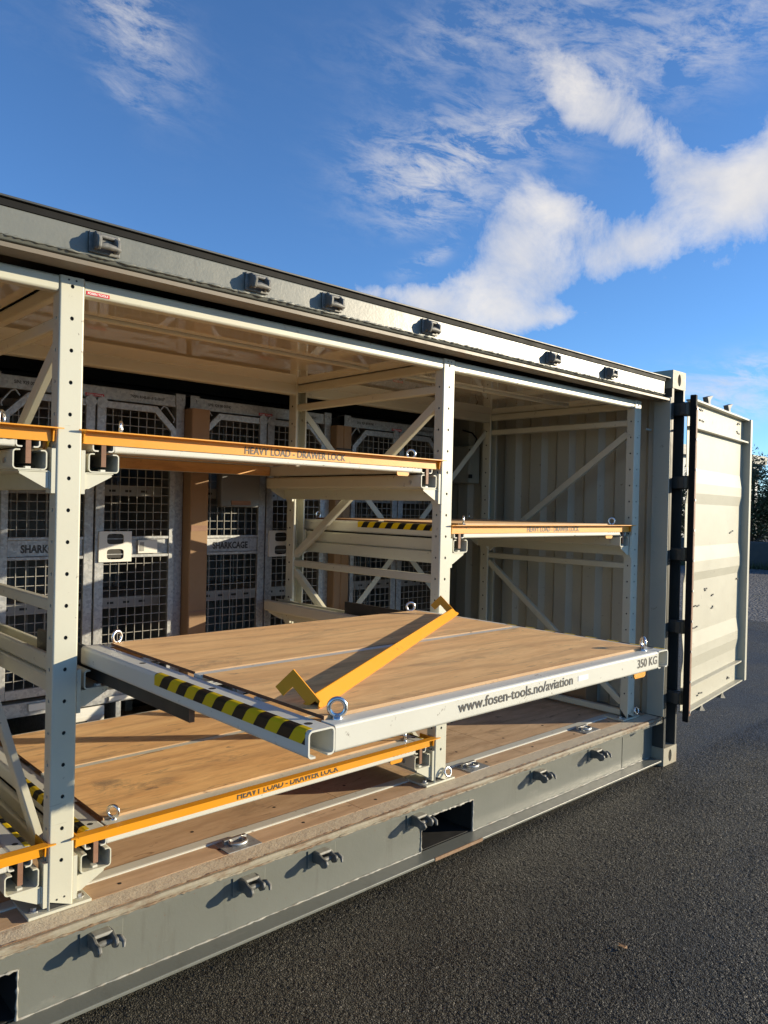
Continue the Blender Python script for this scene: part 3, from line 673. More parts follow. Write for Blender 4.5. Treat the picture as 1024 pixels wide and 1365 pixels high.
# ------------------------------------------------------------------ storage rack
PX = [.211, 2.016, 3.821, 5.624]; PW = .080; PTOP = 2.375; PB = .336
RK = thing('storage_rack', 'cream steel rack of perforated posts and diagonal braces inside the container', 'rack', (3.03, .74, FZ))
PY0, PY1, RY0, RY1 = .12, .175, 1.30, 1.37
HP_ = .103
for i, xa in enumerate(PX):
    mb = MB(); xb = xa+PW
    # front face and left face perforated
    z = PB; hz = [2.344-k*HP_ for k in range(19)][::-1]
    edges = [PB]+[(hz[k]+hz[k+1])/2 for k in range(18)]+[PTOP-.014]
    rr = .006
    for k in range(19):
        z0, z1 = edges[k], edges[k+1]
        mb.holed((xa+rr, PY0, z0), X, Z, PW-2*rr, z1-z0, PW/2-rr, hz[k]-z0, .0062, .0068, .004, 12)
        mb.holed((xa, PY1, z0), -Y, Z, PY1-PY0-rr, z1-z0, (PY1-PY0)/2, hz[k]-z0, .0055, .0062, .004, 12)
    zt = PTOP-.014
    mb.add([(xa+rr, PY0, zt), (xb-rr, PY0, zt), (xb-rr, PY0, PTOP), (xa+rr, PY0, PTOP)], [(0, 1, 2, 3)])
    mb.add([(xa, PY1, zt), (xa, PY0+rr, zt), (xa, PY0+rr, PTOP), (xa, PY1, PTOP)], [(0, 1, 2, 3)])
    mb.add([(xb, PY0+rr, PB), (xb, PY1, PB), (xb, PY1, PTOP), (xb, PY0+rr, PTOP)], [(0, 1, 2, 3)])
    mb.add([(xb, PY1, PB), (xa, PY1, PB), (xa, PY1, PTOP), (xb, PY1, PTOP)], [(0, 1, 2, 3)])
    mb.add([(xa+.002, PY0+.002, PTOP), (xb-.002, PY0+.002, PTOP), (xb, PY1, PTOP), (xa, PY1, PTOP)], [(0, 1, 2, 3)])
    for cx_, a0_ in ((xa+rr, math.pi), (xb-rr, 1.5*math.pi)):
        ar = [(cx_+rr*math.cos(a0_+k*math.pi/8), PY0+rr+rr*math.sin(a0_+k*math.pi/8)) for k in range(5)]
        mb.add([(p[0], p[1], PB) for p in ar]+[(p[0], p[1], PTOP) for p in ar], [(k, k+1, k+6, k+5) for k in range(4)])
    # added black core: its colour stands in for the shade behind the holes
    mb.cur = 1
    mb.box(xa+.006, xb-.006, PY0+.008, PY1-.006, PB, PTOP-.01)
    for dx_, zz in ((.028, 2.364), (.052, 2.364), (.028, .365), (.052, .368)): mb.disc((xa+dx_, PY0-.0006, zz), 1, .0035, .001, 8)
    po = obj('post', mb, ['cream', 'rubber_and_shade'], RK)
    mb = MB(); mb.box(xa-.062, xa+.140, .113, .262, FZ+.001, PB); bp = obj('base_plate', mb, 'cream', po, bevel=.002)
    for bx in (xa-.032, xa+.112): mb = MB(); mb.disc((bx, .155, PB), 2, .018, .003, 14); mb.disc((bx, .155, PB+.003), 2, .0105, .009, 6); obj('anchor_bolt', mb, 'aluminium', po)
    # rear post: channel open to the front, black discs painted as the shade in left flange holes
    mb = MB(); mb.prism(sheet([(xa+.012, RY0), (xa, RY0), (xa, RY1), (xb, RY1), (xb, RY0), (xb-.012, RY0)], .003, .005), 2, PB, PTOP)
    mb.cur = 1
    for k in range(19): mb.disc((xa-.0022, (RY0+RY1)/2, hz[k]), 0, .006, .001, 10)
    rp = obj('post', mb, ['cream', 'rubber_and_shade'], RK, smooth=40)
    mb = MB(); mb.box(xa-.05, xa+.13, 1.24, 1.42, FZ+.001, PB); obj('base_plate', mb, 'cream', rp, bevel=.002)
    # frame bracing
    xm = xa+.024
    def br_(y0, z0, y1, z1, h=.036, nm='brace'):
        mb = MB(); mb.bar((xm, y0, z0), (xm, y1, z1), .030, h, (1, 0, 0)) if False else None
        d = Vector((0, y1-y0, z1-z0)).normalized(); u = Vector((0, -d.z, d.y))
        p0, p1 = Vector((xm, y0, z0)), Vector((xm, y1, z1)); pr = sheet([(.012, -h/2), (-.014, -h/2), (-.014, h/2), (.012, h/2)], .003, .005)
        vs = [p0+X*a+u*b for a, b in pr]+[p1+X*a+u*b for a, b in pr]; n = len(pr)
        mb.add(vs, [tuple(range(n)), tuple(range(2*n-1, n-1, -1))]+[(k, n+k, n+(k+1) % n, (k+1) % n) for k in range(n)])
        obj(nm, mb, 'cream', RK, smooth=40)
    br_(PY1, 2.344, RY0, 2.344, .044, 'top_tie'); br_(PY1, 2.232, RY0, 2.232); br_(PY1, 1.311, RY0, 1.311); br_(PY1, .362, RY0, .362)
    br_(PY1+.002, 2.165, RY0, 1.362, .040); br_(RY0, 1.262, PY1+.002, .425, .040)
BAYS = [(PX[i]+PW, PX[i+1]) for i in range(3)]
for i, (a, b) in enumerate(BAYS):
    mb = MB(); mb.prism(sheet([(.165, 2.3245), (.1265, 2.3245), (.1265, 2.3735), (.165, 2.3735)], .0035, .008), 0, a+.002, b-.002); fb = obj('top_beam', mb, 'cream', RK, smooth=40)
    mb = MB(); mb.prism(sheet([(1.305, 2.372), (1.305, 2.308), (1.355, 2.308), (1.355, 2.372)], .0035, .008), 0, a+.002, b-.002); obj('top_beam', mb, 'cream', RK, smooth=40)
    mb = MB(); mb.prism(sheet([(.552, 2.3655), (.552, 2.353), (.576, 2.353), (.576, 2.3655)], .003, .004), 0, a+.08, b-.10); obj('roof_joist', mb, 'cream', RK, smooth=40)
    mb = MB(); mb.box(a+.001, b-.001, .1305, 1.36, 2.367, 2.371) if False else mb.box(a+.001, b-.001, .166, 1.303, 2.3665, 2.3700); obj('roof_panel', mb, 'ceiling', RK)
    # small red maker's sticker
    if i > 0:
        mb = MB(); mb.box(a+.006, a+.084, .1238, .1246, 2.329, 2.341); s_ = obj('sticker', mb, 'red', fb); lettering('FOSEN TOOLS', (a+.011, .1234, 2.3315), X, Z, .068, .0095, 'whiteprint', s_, .0003)
# big cross brace at the back of the right-hand bay
for (x0, z0, x1, z1, yy) in ((3.90, 2.235, 5.625, .56, 1.352), (3.90, .56, 5.625, 2.235, 1.344)):
    mb = MB(); mb.bar((x0, yy, z0), (x1, yy, z1), .004, .038, (0, 1, 0)) if False else mb.bar((x0, yy, z0), (x1, yy, z1), .038, .005, (0, 1, 0)); obj('cross_brace', mb, 'cream', RK)
# ring pins at the feet of two posts
for xa in (PX[2], PX[3]):
    mb = MB(); c = Vector((xa+.070, .098, .380)); mb.tube([c+Vector((.022*math.cos(t), .006*math.sin(t), .020*math.sin(t)+.0)) for t in np.linspace(0, 2*math.pi, 16)[:-1]], .0048, 8, True); mb.tube([(xa+.05, .098, .378), (xa+.05, .120, .378)], .006, 8)
    obj('ring_pin', mb, 'steel', RK, smooth=50)

def mir(a, b, side):
    """offset from the post -> x"""
    return (lambda o: a+o) if side == 0 else (lambda o: b-o)
def runner(a, b, T, side):
    fx = mir(a, b, side)
    p = [(fx(.046), T-.0715), (fx(.028), T-.0715), (fx(.028), T-.131), (fx(.128), T-.131), (fx(.128), T-.0715), (fx(.108), T-.0715)]
    mb = MB(); mb.prism(sheet(p, .0042, .010), 1, .128, 1.40); r_ = obj('runner_rail', mb, 'cream', RK, smooth=40)
    p = [(fx(.112), T-.1355), (fx(.016), T-.1355), (fx(.016), T-.192)]
    mb = MB(); mb.prism(sheet(p, .0042, .006), 1, .131, 1.385); mb.box(fx(.0005), fx(.0138), .124, .172, T-.205, T-.062); mb.box(fx(.0005), fx(.0138), 1.302, 1.36, T-.205, T-.062)
    mb.prism([(fx(.019), T-.138), (fx(.108), T-.138), (fx(.108), T-.145), (fx(.030), T-.188), (fx(.019), T-.188)], 1, .134, .139)
    mb.prism([(fx(.019), T-.138), (fx(.108), T-.138), (fx(.108), T-.145), (fx(.030), T-.188), (fx(.019), T-.188)], 1, 1.376, 1.381)
    obj('bracket', mb, 'cream', r_, smooth=30)
    mb = MB(); mb.box(fx(.072), fx(.088), .14, .16, T-.1288, T-.122); obj('stop_block', mb, 'white', r_)
    mb = MB(); mb.disc((fx(.1305), .20, T-.105), 0, .009, .004 if side == 0 else -.004, 8); obj('stop_bolt', mb, 'aluminium', r_)
T0U, T1U, T1M, T1B, T2M, T0B = 1.882, 1.882, 1.163, .552, 1.572, .552
for a, b, T in ((*BAYS[0], T0U), (*BAYS[0], T0B), (*BAYS[1], T1U), (*BAYS[1], T1M), (*BAYS[1], T1B), (*BAYS[2], T2M)):
    for sd in (0, 1): runner(a, b, T, sd)
# ------------------------------------------------------------------ drawers
def eyebolt(x, y, z, ang, parent):
    c = Vector((x, y, z+.027)); d = Vector((math.cos(ang), math.sin(ang), 0))
    mb = MB(); mb.tube([c+d*(.0195*math.cos(t))+Z*(.0195*math.sin(t)) for t in np.linspace(0, 2*math.pi, 25)[:-1]], .0058, 10, True)
    mb.tube([(x, y, z), (x, y, z+.003), (x, y, z+.010)], .011, 12, rs=[.0135, .0135, .007]); obj('eyebolt', mb, 'steel', parent, smooth=60)
def drawer(a, b, T, y0, label, eyes, group='drawers with plywood decks'):
    D = thing('drawer', label, 'drawer', ((a+b)/2, y0, T), group)
    dep = 1.262; y1 = y0+dep
    for sd in (0, 1):
        fx = mir(a, b, sd)
        p = [(fx(.064), T-.0605), (fx(.0455), T-.0605), (fx(.0455), T-.002), (fx(.1165), T-.002), (fx(.1165), T-.0605), (fx(.098), T-.0605)]
        mb = MB(); mb.prism(sheet(p, .0045, .010), 1, y0, y1)
        mb.cur = 1
        for yy in (y0+.05, y0+.47, y0+.88): mb.disc((fx(.081), yy, T-.001), 2, .010, .0016, 10)
        rl = obj('side_rail', mb, ['white', 'rubber_and_shade'], D, smooth=40)
        # hazard tape over the outer shoulder of the front half
        s_ = 1 if sd == 0 else -1
        xo = fx(.0455)-s_*.0022
        pth = [(xo-s_*.0006, T-.032), (xo-s_*.0006, T+.0008), (xo+s_*.020, T+.0008)]
        mb = MB(); mb.prism(sheet(pth, .0006, .011), 1, y0+.012, y0+.725); obj('hazard_tape', mb, 'tape', rl, smooth=60)
        # slide bar between drawer and runner; it follows at half the travel
        yb = .137+(y0-.14)*.52
        mb = MB(); mb.box(fx(.0725), fx(.0885), yb+.003, yb+1.20, T-.113, T-.012); sb = obj('slide_bar', mb, 'plastic', D, bevel=.001)
        mb = MB(); mb.box(fx(.0725), fx(.0885), yb, yb+.003, T-.113, T-.012); obj('bar_end', mb, 'barend', sb)
    xl, xr = a+.1200, b-.1200
    mb = MB(); mb.prism(sheet([(y0+.052, T-.002), (y0+.0022, T-.002), (y0+.0022, T-.0605), (y0+.036, T-.0605)], .0045, .0055), 0, xl, xr); fb = obj('front_beam', mb, 'white', D, smooth=40)
    mb = MB(); mb.prism(sheet([(y1-.052, T-.002), (y1-.0022, T-.002), (y1-.0022, T-.0605)], .0045, .009), 0, xl, xr); obj('rear_beam', mb, 'white', D, smooth=40)
    mb = MB(); mb.box(xl+.004, xr-.004, y1-.024, y1-.006, T-.058, T-.006); obj('rear_batten', mb, 'ply', D)
    mb = MB(); mb.prism([(y0+.600, T-.014), (y0+.600, T+.0065), (y0+.640, T+.0065), (y0+.640, T-.014)], 0, xl, xr); obj('centre_strip', mb, 'white', D, bevel=.002)
    for (p0, p1) in ((y0+.050, y0+.598), (y0+.642, y1-.050)):
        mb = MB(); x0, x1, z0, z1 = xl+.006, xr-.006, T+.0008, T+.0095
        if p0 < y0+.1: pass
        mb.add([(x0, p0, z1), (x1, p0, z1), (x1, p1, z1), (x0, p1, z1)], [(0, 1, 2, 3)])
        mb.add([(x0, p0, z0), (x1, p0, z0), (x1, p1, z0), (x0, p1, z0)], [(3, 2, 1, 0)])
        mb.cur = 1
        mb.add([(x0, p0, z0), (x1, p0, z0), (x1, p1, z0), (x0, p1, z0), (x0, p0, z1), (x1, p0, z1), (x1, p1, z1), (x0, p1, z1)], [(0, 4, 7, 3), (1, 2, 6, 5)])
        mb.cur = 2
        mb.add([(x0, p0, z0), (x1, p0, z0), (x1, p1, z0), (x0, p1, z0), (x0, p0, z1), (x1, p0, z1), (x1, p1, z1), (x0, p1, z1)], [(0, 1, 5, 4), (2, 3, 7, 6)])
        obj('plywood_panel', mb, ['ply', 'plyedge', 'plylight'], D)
    for yy in (y0+.30, y0+.93): mb = MB(); mb.box(xl, xr, yy, yy+.03, T-.010, T); obj('cross_member', mb, 'white', D)
    for (ex, ey, an) in eyes: eyebolt(ex, ey, T, an, D)
    mb = MB(); mb.prism([(b-.271, T-.058), (b-.271, T-.072), (b-.265, T-.080), (b-.201, T-.080), (b-.194, T-.072), (b-.194, T-.058)], 1, y0+.006, y0+.011); obj('release_tab', mb, 'yellow', D)
    lettering('350 KG', (b-.262, y0-.0012, T-.042), X, Z, .136, .041, 'print', fb, .0007)
    if y0 < 0:
        lettering('www.fosen-tools.no/aviation', (2.630, y0-.0012, T-.040), X, Z, .533, .041, 'print', fb, .0006)
        mb = MB(); mb.box(3.193, 3.249, y0-.0012, y0-.0004, T-.036, T-.020); obj('paper_label', mb, 'whiteprint', fb)
    return D
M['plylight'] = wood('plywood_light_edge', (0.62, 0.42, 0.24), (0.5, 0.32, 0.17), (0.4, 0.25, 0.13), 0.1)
YC = .140; YE = -1.060
def eyes(a, b, y0, angs): return [(a+.158, y0+.042, angs[0]), (b-.148, y0+.042, angs[1]), (a+.150, y0+1.222, angs[2]), (b-.148, y0+1.222, angs[3])]
a, b = BAYS[1]
drawer(a, b, T1M, YE, 'drawer pulled far out of the rack with a loose yellow bar lying across it', eyes(a, b, YE, (R(-35), R(50), R(20), R(-30))))
drawer(a, b, T1U, YC, 'upper closed drawer above the pulled-out drawer, its plywood seen from below', eyes(a, b, YC, (R(60), R(-50), R(10), R(40))))
drawer(a, b, T1B, YC, 'lowest closed drawer just above the floor under the pulled-out drawer', eyes(a, b, YC, (R(-50), R(55), R(-10), R(40))))
a, b = BAYS[2]
drawer(a, b, T2M, YC, 'closed drawer between the last two posts beside the corrugated end wall', eyes(a, b, YC, (R(40), R(-40), R(10), R(40))))
a, b = BAYS[0]
drawer(a, b, T0U, YC, 'upper closed drawer in the bay away from the open door, cut by the frame', eyes(a, b, YC, (R(40), R(50), R(10), R(40))))
drawer(a, b, T0B, YC, 'lowest closed drawer in the bay away from the open door, cut by the frame', eyes(a, b, YC, (R(40), R(50), R(10), R(40))))

# ------------------------------------------------------------------ yellow lock bars
def lock_bar(Lb, mtx, label, text=True):
    """local frame: x along the bar, origin at the left end on the fold line; flange to -y, face to -z, hooks to +y"""
    D = bpy.data.objects.new('drawer_lock_bar', None); col.objects.link(D); D.matrix_world = mtx; WL[D.name] = Vector((0, 0, 0))
    tag(D, label, 'lock bar', 'yellow drawer lock bars')
    fw, vw, t = .040, .044, .004
    mb = MB(); mb.prism(sheet([(-fw, -t/2), (-t/2, -t/2), (-t/2, -vw)], t, .003), 0, .012, Lb-.012)
    obj('angle_bar', mb, 'yellow', D, smooth=40)
    for s_, x0 in ((1, .0), (-1, Lb)):
        mb = MB(); pl_ = [(-fw, .0), (.077, .0), (.077, -.066), (.047, -.066), (.047, -.031), (-.004, -.031), (-.004, -vw), (-.012, -vw), (-.016, -.010), (-fw, -.004)]
        mb.prism(pl_, 0, x0+s_*.0065, x0+s_*.0115); obj('hook_plate', mb, 'yellow', D, bevel=.0006)
        mb = MB(); e = x0-s_*.016; mb.prism([(x0+s_*.013, -fw), (e, -fw+.003), (e, -fw+.008), (x0+s_*.013, -.021)], 2, -.0041, -.0002); obj('flange_tip', mb, 'yellow', D)
    if text:
        lettering('HEAVY LOAD - DRAWER LOCK', (Lb*.511, -.0052, -.0375), X, Z, .505, .040, 'print', D, .0007, center=True)
    return D
YV = .138
def at(x, y, z): return Matrix.Translation((x, y, z))
a, b = BAYS[1]
lock_bar(b-a, at(a, YV, T1U+.0045), 'yellow lock bar across the upper drawer above the pulled-out drawer')
lock_bar(b-a, at(a, YV, T1B+.0045), 'yellow lock bar across the lowest drawer under the pulled-out drawer')
a, b = BAYS[2]
lock_bar(b-a, at(a, YV, T2M+.0045), 'yellow lock bar on the drawer beside the corrugated end wall')
a, b = BAYS[0]
lock_bar(b-a, at(a, YV, T0U+.0045), 'yellow lock bar on the upper drawer in the bay away from the open door')
lock_bar(b-a, at(a, YV, T0B+.0045), 'yellow lock bar on the lowest drawer in the bay away from the open door')
ax_ = Vector((1.510, .898, 0)).normalized(); nn = Vector((-ax_.y, ax_.x, 0))
Yv = (nn+Z).normalized(); Zv = (Z-nn).normalized()
base = Vector((2.268, -.951, T1M+.0097))+ (nn+Z)*(.0295)
mm = Matrix(((ax_.x, Yv.x, Zv.x, base.x), (ax_.y, Yv.y, Zv.y, base.y), (ax_.z, Yv.z, Zv.z, base.z), (0, 0, 0, 1)))
lock_bar(1.735, mm, 'loose yellow lock bar lying diagonally on the plywood of the pulled-out drawer')

# ------------------------------------------------------------------ mesh cages standing behind the rack
CY = 1.50; CZT = 2.252; CB = FZ
def cage(xa, xb, label, box):
    G = thing('mesh_cage', label, 'cage', ((xa+xb)/2, CY+.4, CB), 'galvanised mesh cages')
    xm = (xa+xb)/2; dp = .80
    mb = MB()
    for x in (xa, xb-.05):
        for y in (CY, CY+dp-.05): mb.box(x, x+.05, y, y+.05, CB, CZT-.002)
    mb.box(xa+.05, xb-.05, CY+.004, CY+.03, 2.180, CZT-.006); mb.box(xa+.05, xb-.05, CY+dp-.04, CY+dp, 2.18, CZT-.006)
    for x in (xa+.006, xb-.036): mb.box(x, x+.03, CY+.05, CY+dp-.05, 2.19, CZT-.006); mb.box(x, x+.03, CY+.05, CY+dp-.05, CB+.24, CB+.30)
    mb.box(xa+.05, xb-.05, CY+.002, CY+.05, CB+.275, CB+.345); mb.box(xa+.05, xb-.05, CY+.006, CY+.06, CB+.0, CB+.03)
    for x in (xa+.32, xb-.36): mb.box(x, x+.03, CY+.01, CY+dp-.05, CB+.03, CB+.275)
    obj('cage_frame', mb, 'galv', G, bevel=.003)
    # cast corner pieces with an eye
    for x0 in (xa, xb-.055):
        mb = MB(); mb.holed((x0, CY-.004, CZT-.062), X, Z, .055, .064, .0275, .034, .012, .012, .02, 12); mb.box(x0, x0+.055, CY+.0165, CY+.07, CZT-.062, CZT+.002)
        mb.add([(x0, CY-.004, CZT-.062), (x0+.055, CY-.004, CZT-.062), (x0+.055, CY+.02, CZT-.062), (x0, CY+.02, CZT-.062), (x0, CY-.004, CZT+.002), (x0+.055, CY-.004, CZT+.002), (x0+.055, CY+.02, CZT+.002), (x0, CY+.02, CZT+.002)], [(0, 3, 2, 1), (4, 5, 6, 7), (0, 4, 7, 3), (1, 2, 6, 5)])
        obj('corner_piece', mb, 'galv', G)
    # inside: sheet back, sides, shelves, dark cases
    mb = MB(); mb.box(xa+.05, xb-.05, CY+dp-.03, CY+dp-.025, CB+.28, 2.18)
    for x in (xa+.022, xb-.025): mb.box(x, x+.003, CY+.05, CY+dp-.05, CB+.3, 2.19)
    mb.box(xa+.03, xb-.03, CY+.05, CY+dp-.05, CB+.30, CB+.31); mb.box(xa+.03, xb-.03, CY+.03, CY+dp-.03, 2.225, 2.232); obj('lining', mb, 'inner', G)
    for z in (1.735, 1.125):
        mb = MB(); mb.box(xa+.05, xb-.05, CY+.17, CY+.70, z, z+.004); mb.box(xa+.05, xb-.05, CY+.165, CY+.170, z-.052, z+.006)
        sh_ = obj('shelf', mb, 'shelf', G)
        mb = MB(); xx = xa+.12
        while xx < xb-.1: mb.box(xx, xx+.035, CY+.1635, CY+.1648, z-.03, z-.018); xx += .09
        obj('shelf_slots', mb, 'rubber_and_shade', sh_)['kind'] = 'stuff'
    for i in range(9):
        mb = MB(); x = xa+.10+i*.095; mb.box(x, x+.010, CY+.60, CY+.612, CB+.32, 2.16); obj('back_bar', mb, 'shelf', G)
    # two leaves
    z0, z1, zr0, zr1 = .695, 2.170, 1.360, 1.472
    for sd in (0, 1):
        s_ = -1 if sd == 0 else 1
        def q(o): return xm+s_*o            # offset from the meeting line
        wd = (xb-xa)/2-.058
        DR = MB(); y0, y1 = CY-.022, CY-.001
        DR.box(q(.005), q(.052), y0, y1, z0, z1); DR.box(q(wd-.034), q(wd), y0, y1, z0, z1-.115)
        DR.box(q(.052), q(wd-.115), y0, y1, z1-.036, z1); DR.box(q(.052), q(wd-.034), y0, y1, z0, z0+.045)
        o_ = [(q(wd-.115), z1), (q(wd), z1-.115), (q(wd), z1-.16), (q(wd-.034), z1-.128), (q(wd-.128), z1-.036), (q(wd-.15), z1-.036), (q(wd-.15), z1)]
        DR.prism(o_, 1, y0+.0006, y1-.0006)
        DR.box(q(.052), q(wd-.034), y0+.002, y1, zr0, zr0+.016); DR.box(q(.052), q(wd-.034), y0+.002, y1, zr1-.016, zr1); DR.box(q(.052), q(wd-.034), y0+.012, y1, zr0+.016, zr1-.016)
        dr = obj('cage_door', DR, 'galv', G, bevel=.002)
        mb = MB(); r = .0016; o = .052+.040; zc = z0+.045
        yw = CY-.010
        while o < wd-.034:
            top = z1-.036 if o < wd-.13 else z1-.036-(o-(wd-.13))
            mb.box(q(o)-r, q(o)+r, yw-r, yw+r, z0+.04, zr0+.002); mb.box(q(o)-r, q(o)+r, yw-r, yw+r, zr1-.002, top); o += .0465
        z = z0+.085
        while z < z1-.04:
            if not (zr0-.005 < z < zr1+.005):
                e = wd-.034 if z < z1-.13 else wd-.034-(z-(z1-.13))
                mb.box(q(.05), q(e+.004), yw+r, yw+3*r, z-r, z+r)
            z += .0455
        obj('wire_mesh', mb, 'wire', dr)
        mb = MB(); mb.tube([(q(.030), y0-.004, z1-.012), (q(.030), y0+.004, z1-.012)], .030, 18); obj('cover_disc', mb, 'galv', dr, smooth=40)
        mb = MB(); pts = [(wd-.085, z1-.018), (wd-.065, z1+.008), (wd-.045, z1+.0), (wd+.0, z1-.058), (wd-.006, z1-.078)]
        mb.tube([(q(a_), CY+.008, b_) for a_, b_ in pts], .005, 6); obj('corner_handle', mb, 'galv', dr, smooth=50)
        if sd == 0:
            lettering('SHARKCAGE', (q((wd+.02)/2), y0-.0012+.012, zr0+.036), X, Z, .235, .052, 'blackprint', dr, .0021, center=True)
            if box:
                mb = MB(); mb.box(q(.345), q(.085), y0-.062, y0-.002, 1.635, 1.875); bx = obj('document_box', mb, 'boxgrey', dr, bevel=.006)
                mb = MB(); mb.box(q(.28), q(.15), y0-.066, y0-.063, 1.648, 1.672); obj('name_plate', mb, 'barend', bx)
        else:
            # latch plate with two finger openings
            mb = MB(); pz = zr0-.020; x0 = q(.022); wq = .175
            for k in (0, 1): mb.holed((x0, y0-.010, pz+k*.079), X, Z, wq, .079, wq*.5, .0395, .045, .027, .012, 24, .42)
            mb.box(x0, x0+.003, y0-.0095, y0, pz, pz+.158); mb.box(x0+wq-.003, x0+wq, y0-.0095, y0, pz, pz+.158); mb.box(x0, x0+wq, y0-.0095, y0, pz+.155, pz+.158); mb.box(x0, x0+wq, y0-.0095, y0, pz, pz+.003)
            lp = obj('latch_plate', mb, 'galvlight', dr)
            mb = MB(); mb.box(x0+.02, x0+wq-.02, y0-.002, y0+.004, pz+.02, pz+.138); obj('latch_shade', mb, 'rubber_and_shade', lp)  # black sheet painted as the shade behind the openings
            mb = MB(); mb.box(x0+.03, x0+.14, y0-.006, y0-.003, pz+.037, pz+.041); mb.box(x0+.03, x0+.14, y0-.006, y0-.003, pz+.117, pz+.121); obj('latch_rod', mb, 'galv', lp)
            mb = MB(); mb.box(q(.235), q(.345), y0-.005, y0+.001, zr0+.020, zr1-.02); lk = obj('lock_cover', mb, 'galvlight', dr, bevel=.002)
            mb = MB(); mb.box(q(.245), q(.268), y0-.007, y0-.0052, zr0+.032, zr0+.080); obj('keyhole', mb, 'shelf', lk)
    # header labels
    lettering('S/N: 929 00 00740', (xa+.115, CY+.0028, 2.208), X, Z, .15, .022, 'blackprint', G, .0006)
    lettering('"NSN: 8145-01-512-1010"', (xb-.315, CY+.0028, 2.206), X, Z, .195, .020, 'blackprint', G, .0006)
    mb = MB(); mb.box(xm-.048, xm+.048, CY+.0015, CY+.0032, 2.188, 2.203); st_ = obj('sticker', mb, 'red', G)
    lettering('FOSEN TOOLS', (xm-.042, CY+.0010, 2.1915), X, Z, .084, .010, 'whiteprint', st_, .0003)
    # data plate on the base
    mb = MB(); mb.box(xm-.14, xm+.06, CY-.0035, CY-.001, CB+.075, CB+.225); mb.box(xm-.16, xm+.08, CY-.0008, CY+.009, CB+.035, CB+.27); dpn = obj('data_plate', mb, 'galvlight', G)
    mb = MB(); mb.box(xm-.12, xm-.01, CY-.0045, CY-.0037, CB+.185, CB+.205)
    for k in range(5): mb.box(xm-.125, xm-.045, CY-.0045, CY-.0037, CB+.09+k*.018, CB+.098+k*.018); mb.box(xm-.03, xm+.045, CY-.0045, CY-.0037, CB+.09+k*.018, CB+.096+k*.018)
    obj('data_print', mb, 'blackprint', dpn)
    for b_ in ((xm+.10, xm+.32, CY-.012, CY-.001, CB+.285, CB+.31), (xm-.30, xm-.12, CY-.014, CY-.001, CB+.30, CB+.335)): mb = MB(); mb.box(*b_); obj('base_catch', mb, 'galvlight', G, bevel=.002)
    return G
m = NT('light_galvanised'); M['galvlight'] = m.set(m.mix(m.noise(6, 5), (0.62, 0.61, 0.56), (0.72, 0.71, 0.66)), 0.5, 0.15, m.noise(70, 4), .0006, .4)
M['boxgrey'] = paint('document_box_grey', (0.13, 0.135, 0.135), 0.35, 0.06)
cage(2.195, 3.205, 'galvanised mesh cage behind the pulled-out drawer, bare of any document box', False)
cage(3.238, 4.248, 'galvanised mesh cage with a grey document box on its door', True)
cage(4.360, 5.330, 'galvanised mesh cage behind the cross brace, farthest into the container', False)
cage(1.155, 2.165, 'galvanised mesh cage behind the bay that the frame cuts off', False)
# cardboard edge guards
def guard(x0, x1, y0, label, tie):
    G = thing('cardboard_edge_guard', label, 'cardboard', ((x0+x1)/2, y0, FZ), 'cardboard edge guards between cages')
    mb = MB(); mb.prism(sheet([(x0, y0+.13), (x0, y0), (x1, y0), (x1, y0+.03)], .007, .006), 2, FZ+.01, 2.175); obj('cardboard_sheet', mb, 'card', G, smooth=40)
    if tie: mb = MB(); mb.box(x0-.006, x1+.006, y0-.008, y0-.0045, 2.02, 2.028); obj('tie_strap', mb, 'rubber_and_shade', G)
    else: mb = MB(); mb.box(x0+.004, x1-.004, y0-.0055, y0-.0042, 1.50, 1.53); mb.box(x0+.004, x1-.004, y0-.0055, y0-.0042, 1.05, 1.056); obj('adhesive_tape', mb, 'barend', G)
guard(3.212, 3.318, CY-.075, 'brown cardboard edge guard beside the cage with the document box', False)
guard(4.252, 4.303, CY-.06, 'brown cardboard edge guard strapped to its neighbour, nearer the document box', True)
guard(4.310, 4.372, CY-.06, 'brown cardboard edge guard strapped to its neighbour, nearer the end wall', True)

# electrical cabinet on the end wall and a carton on the floor
G = thing('electrical_cabinet', 'small cream electrical cabinet fixed to the corrugated end wall', 'cabinet', (5.85, 1.77, 1.85))
mb = MB(); mb.box(5.78, 5.898, 1.63, 1.91, 1.86, 2.16); obj('cabinet_body', mb, 'cream_dull', G, bevel=.004)
mb = MB(); mb.box(5.772, 5.779, 1.635, 1.905, 1.865, 2.155); cdr = obj('cabinet_door', mb, 'cream_dull', G, bevel=.003)
mb = MB()
for z in (1.90, 2.10): mb.box(5.768, 5.80, 1.618, 1.632, z, z+.03)
mb.box(5.762, 5.772, 1.88, 1.90, 1.99, 2.03); obj('hinge', mb, 'rubber_and_shade', cdr)
mb = MB(); mb.tube([(5.86, 1.66, 2.16), (5.86, 1.63, 2.22), (5.87, 1.69, 2.27), (5.88, 1.80, 2.30)], .006, 6); obj('cable', mb, 'rubber_and_shade', G, smooth=50)
G = thing('carton', 'brown cardboard carton on the floor against the corrugated end wall', 'box', (5.80, .72, FZ))
mb = MB(); mb.box(5.74, 5.885, .50, .96, FZ+.002, .52); obj('carton_body', mb, 'card', G, bevel=.004)
for b_ in ((5.742, 5.812), (5.814, 5.883)): mb = MB(); mb.box(*b_, .505, .955, .5205, .5235); obj('flap', mb, 'card', G)

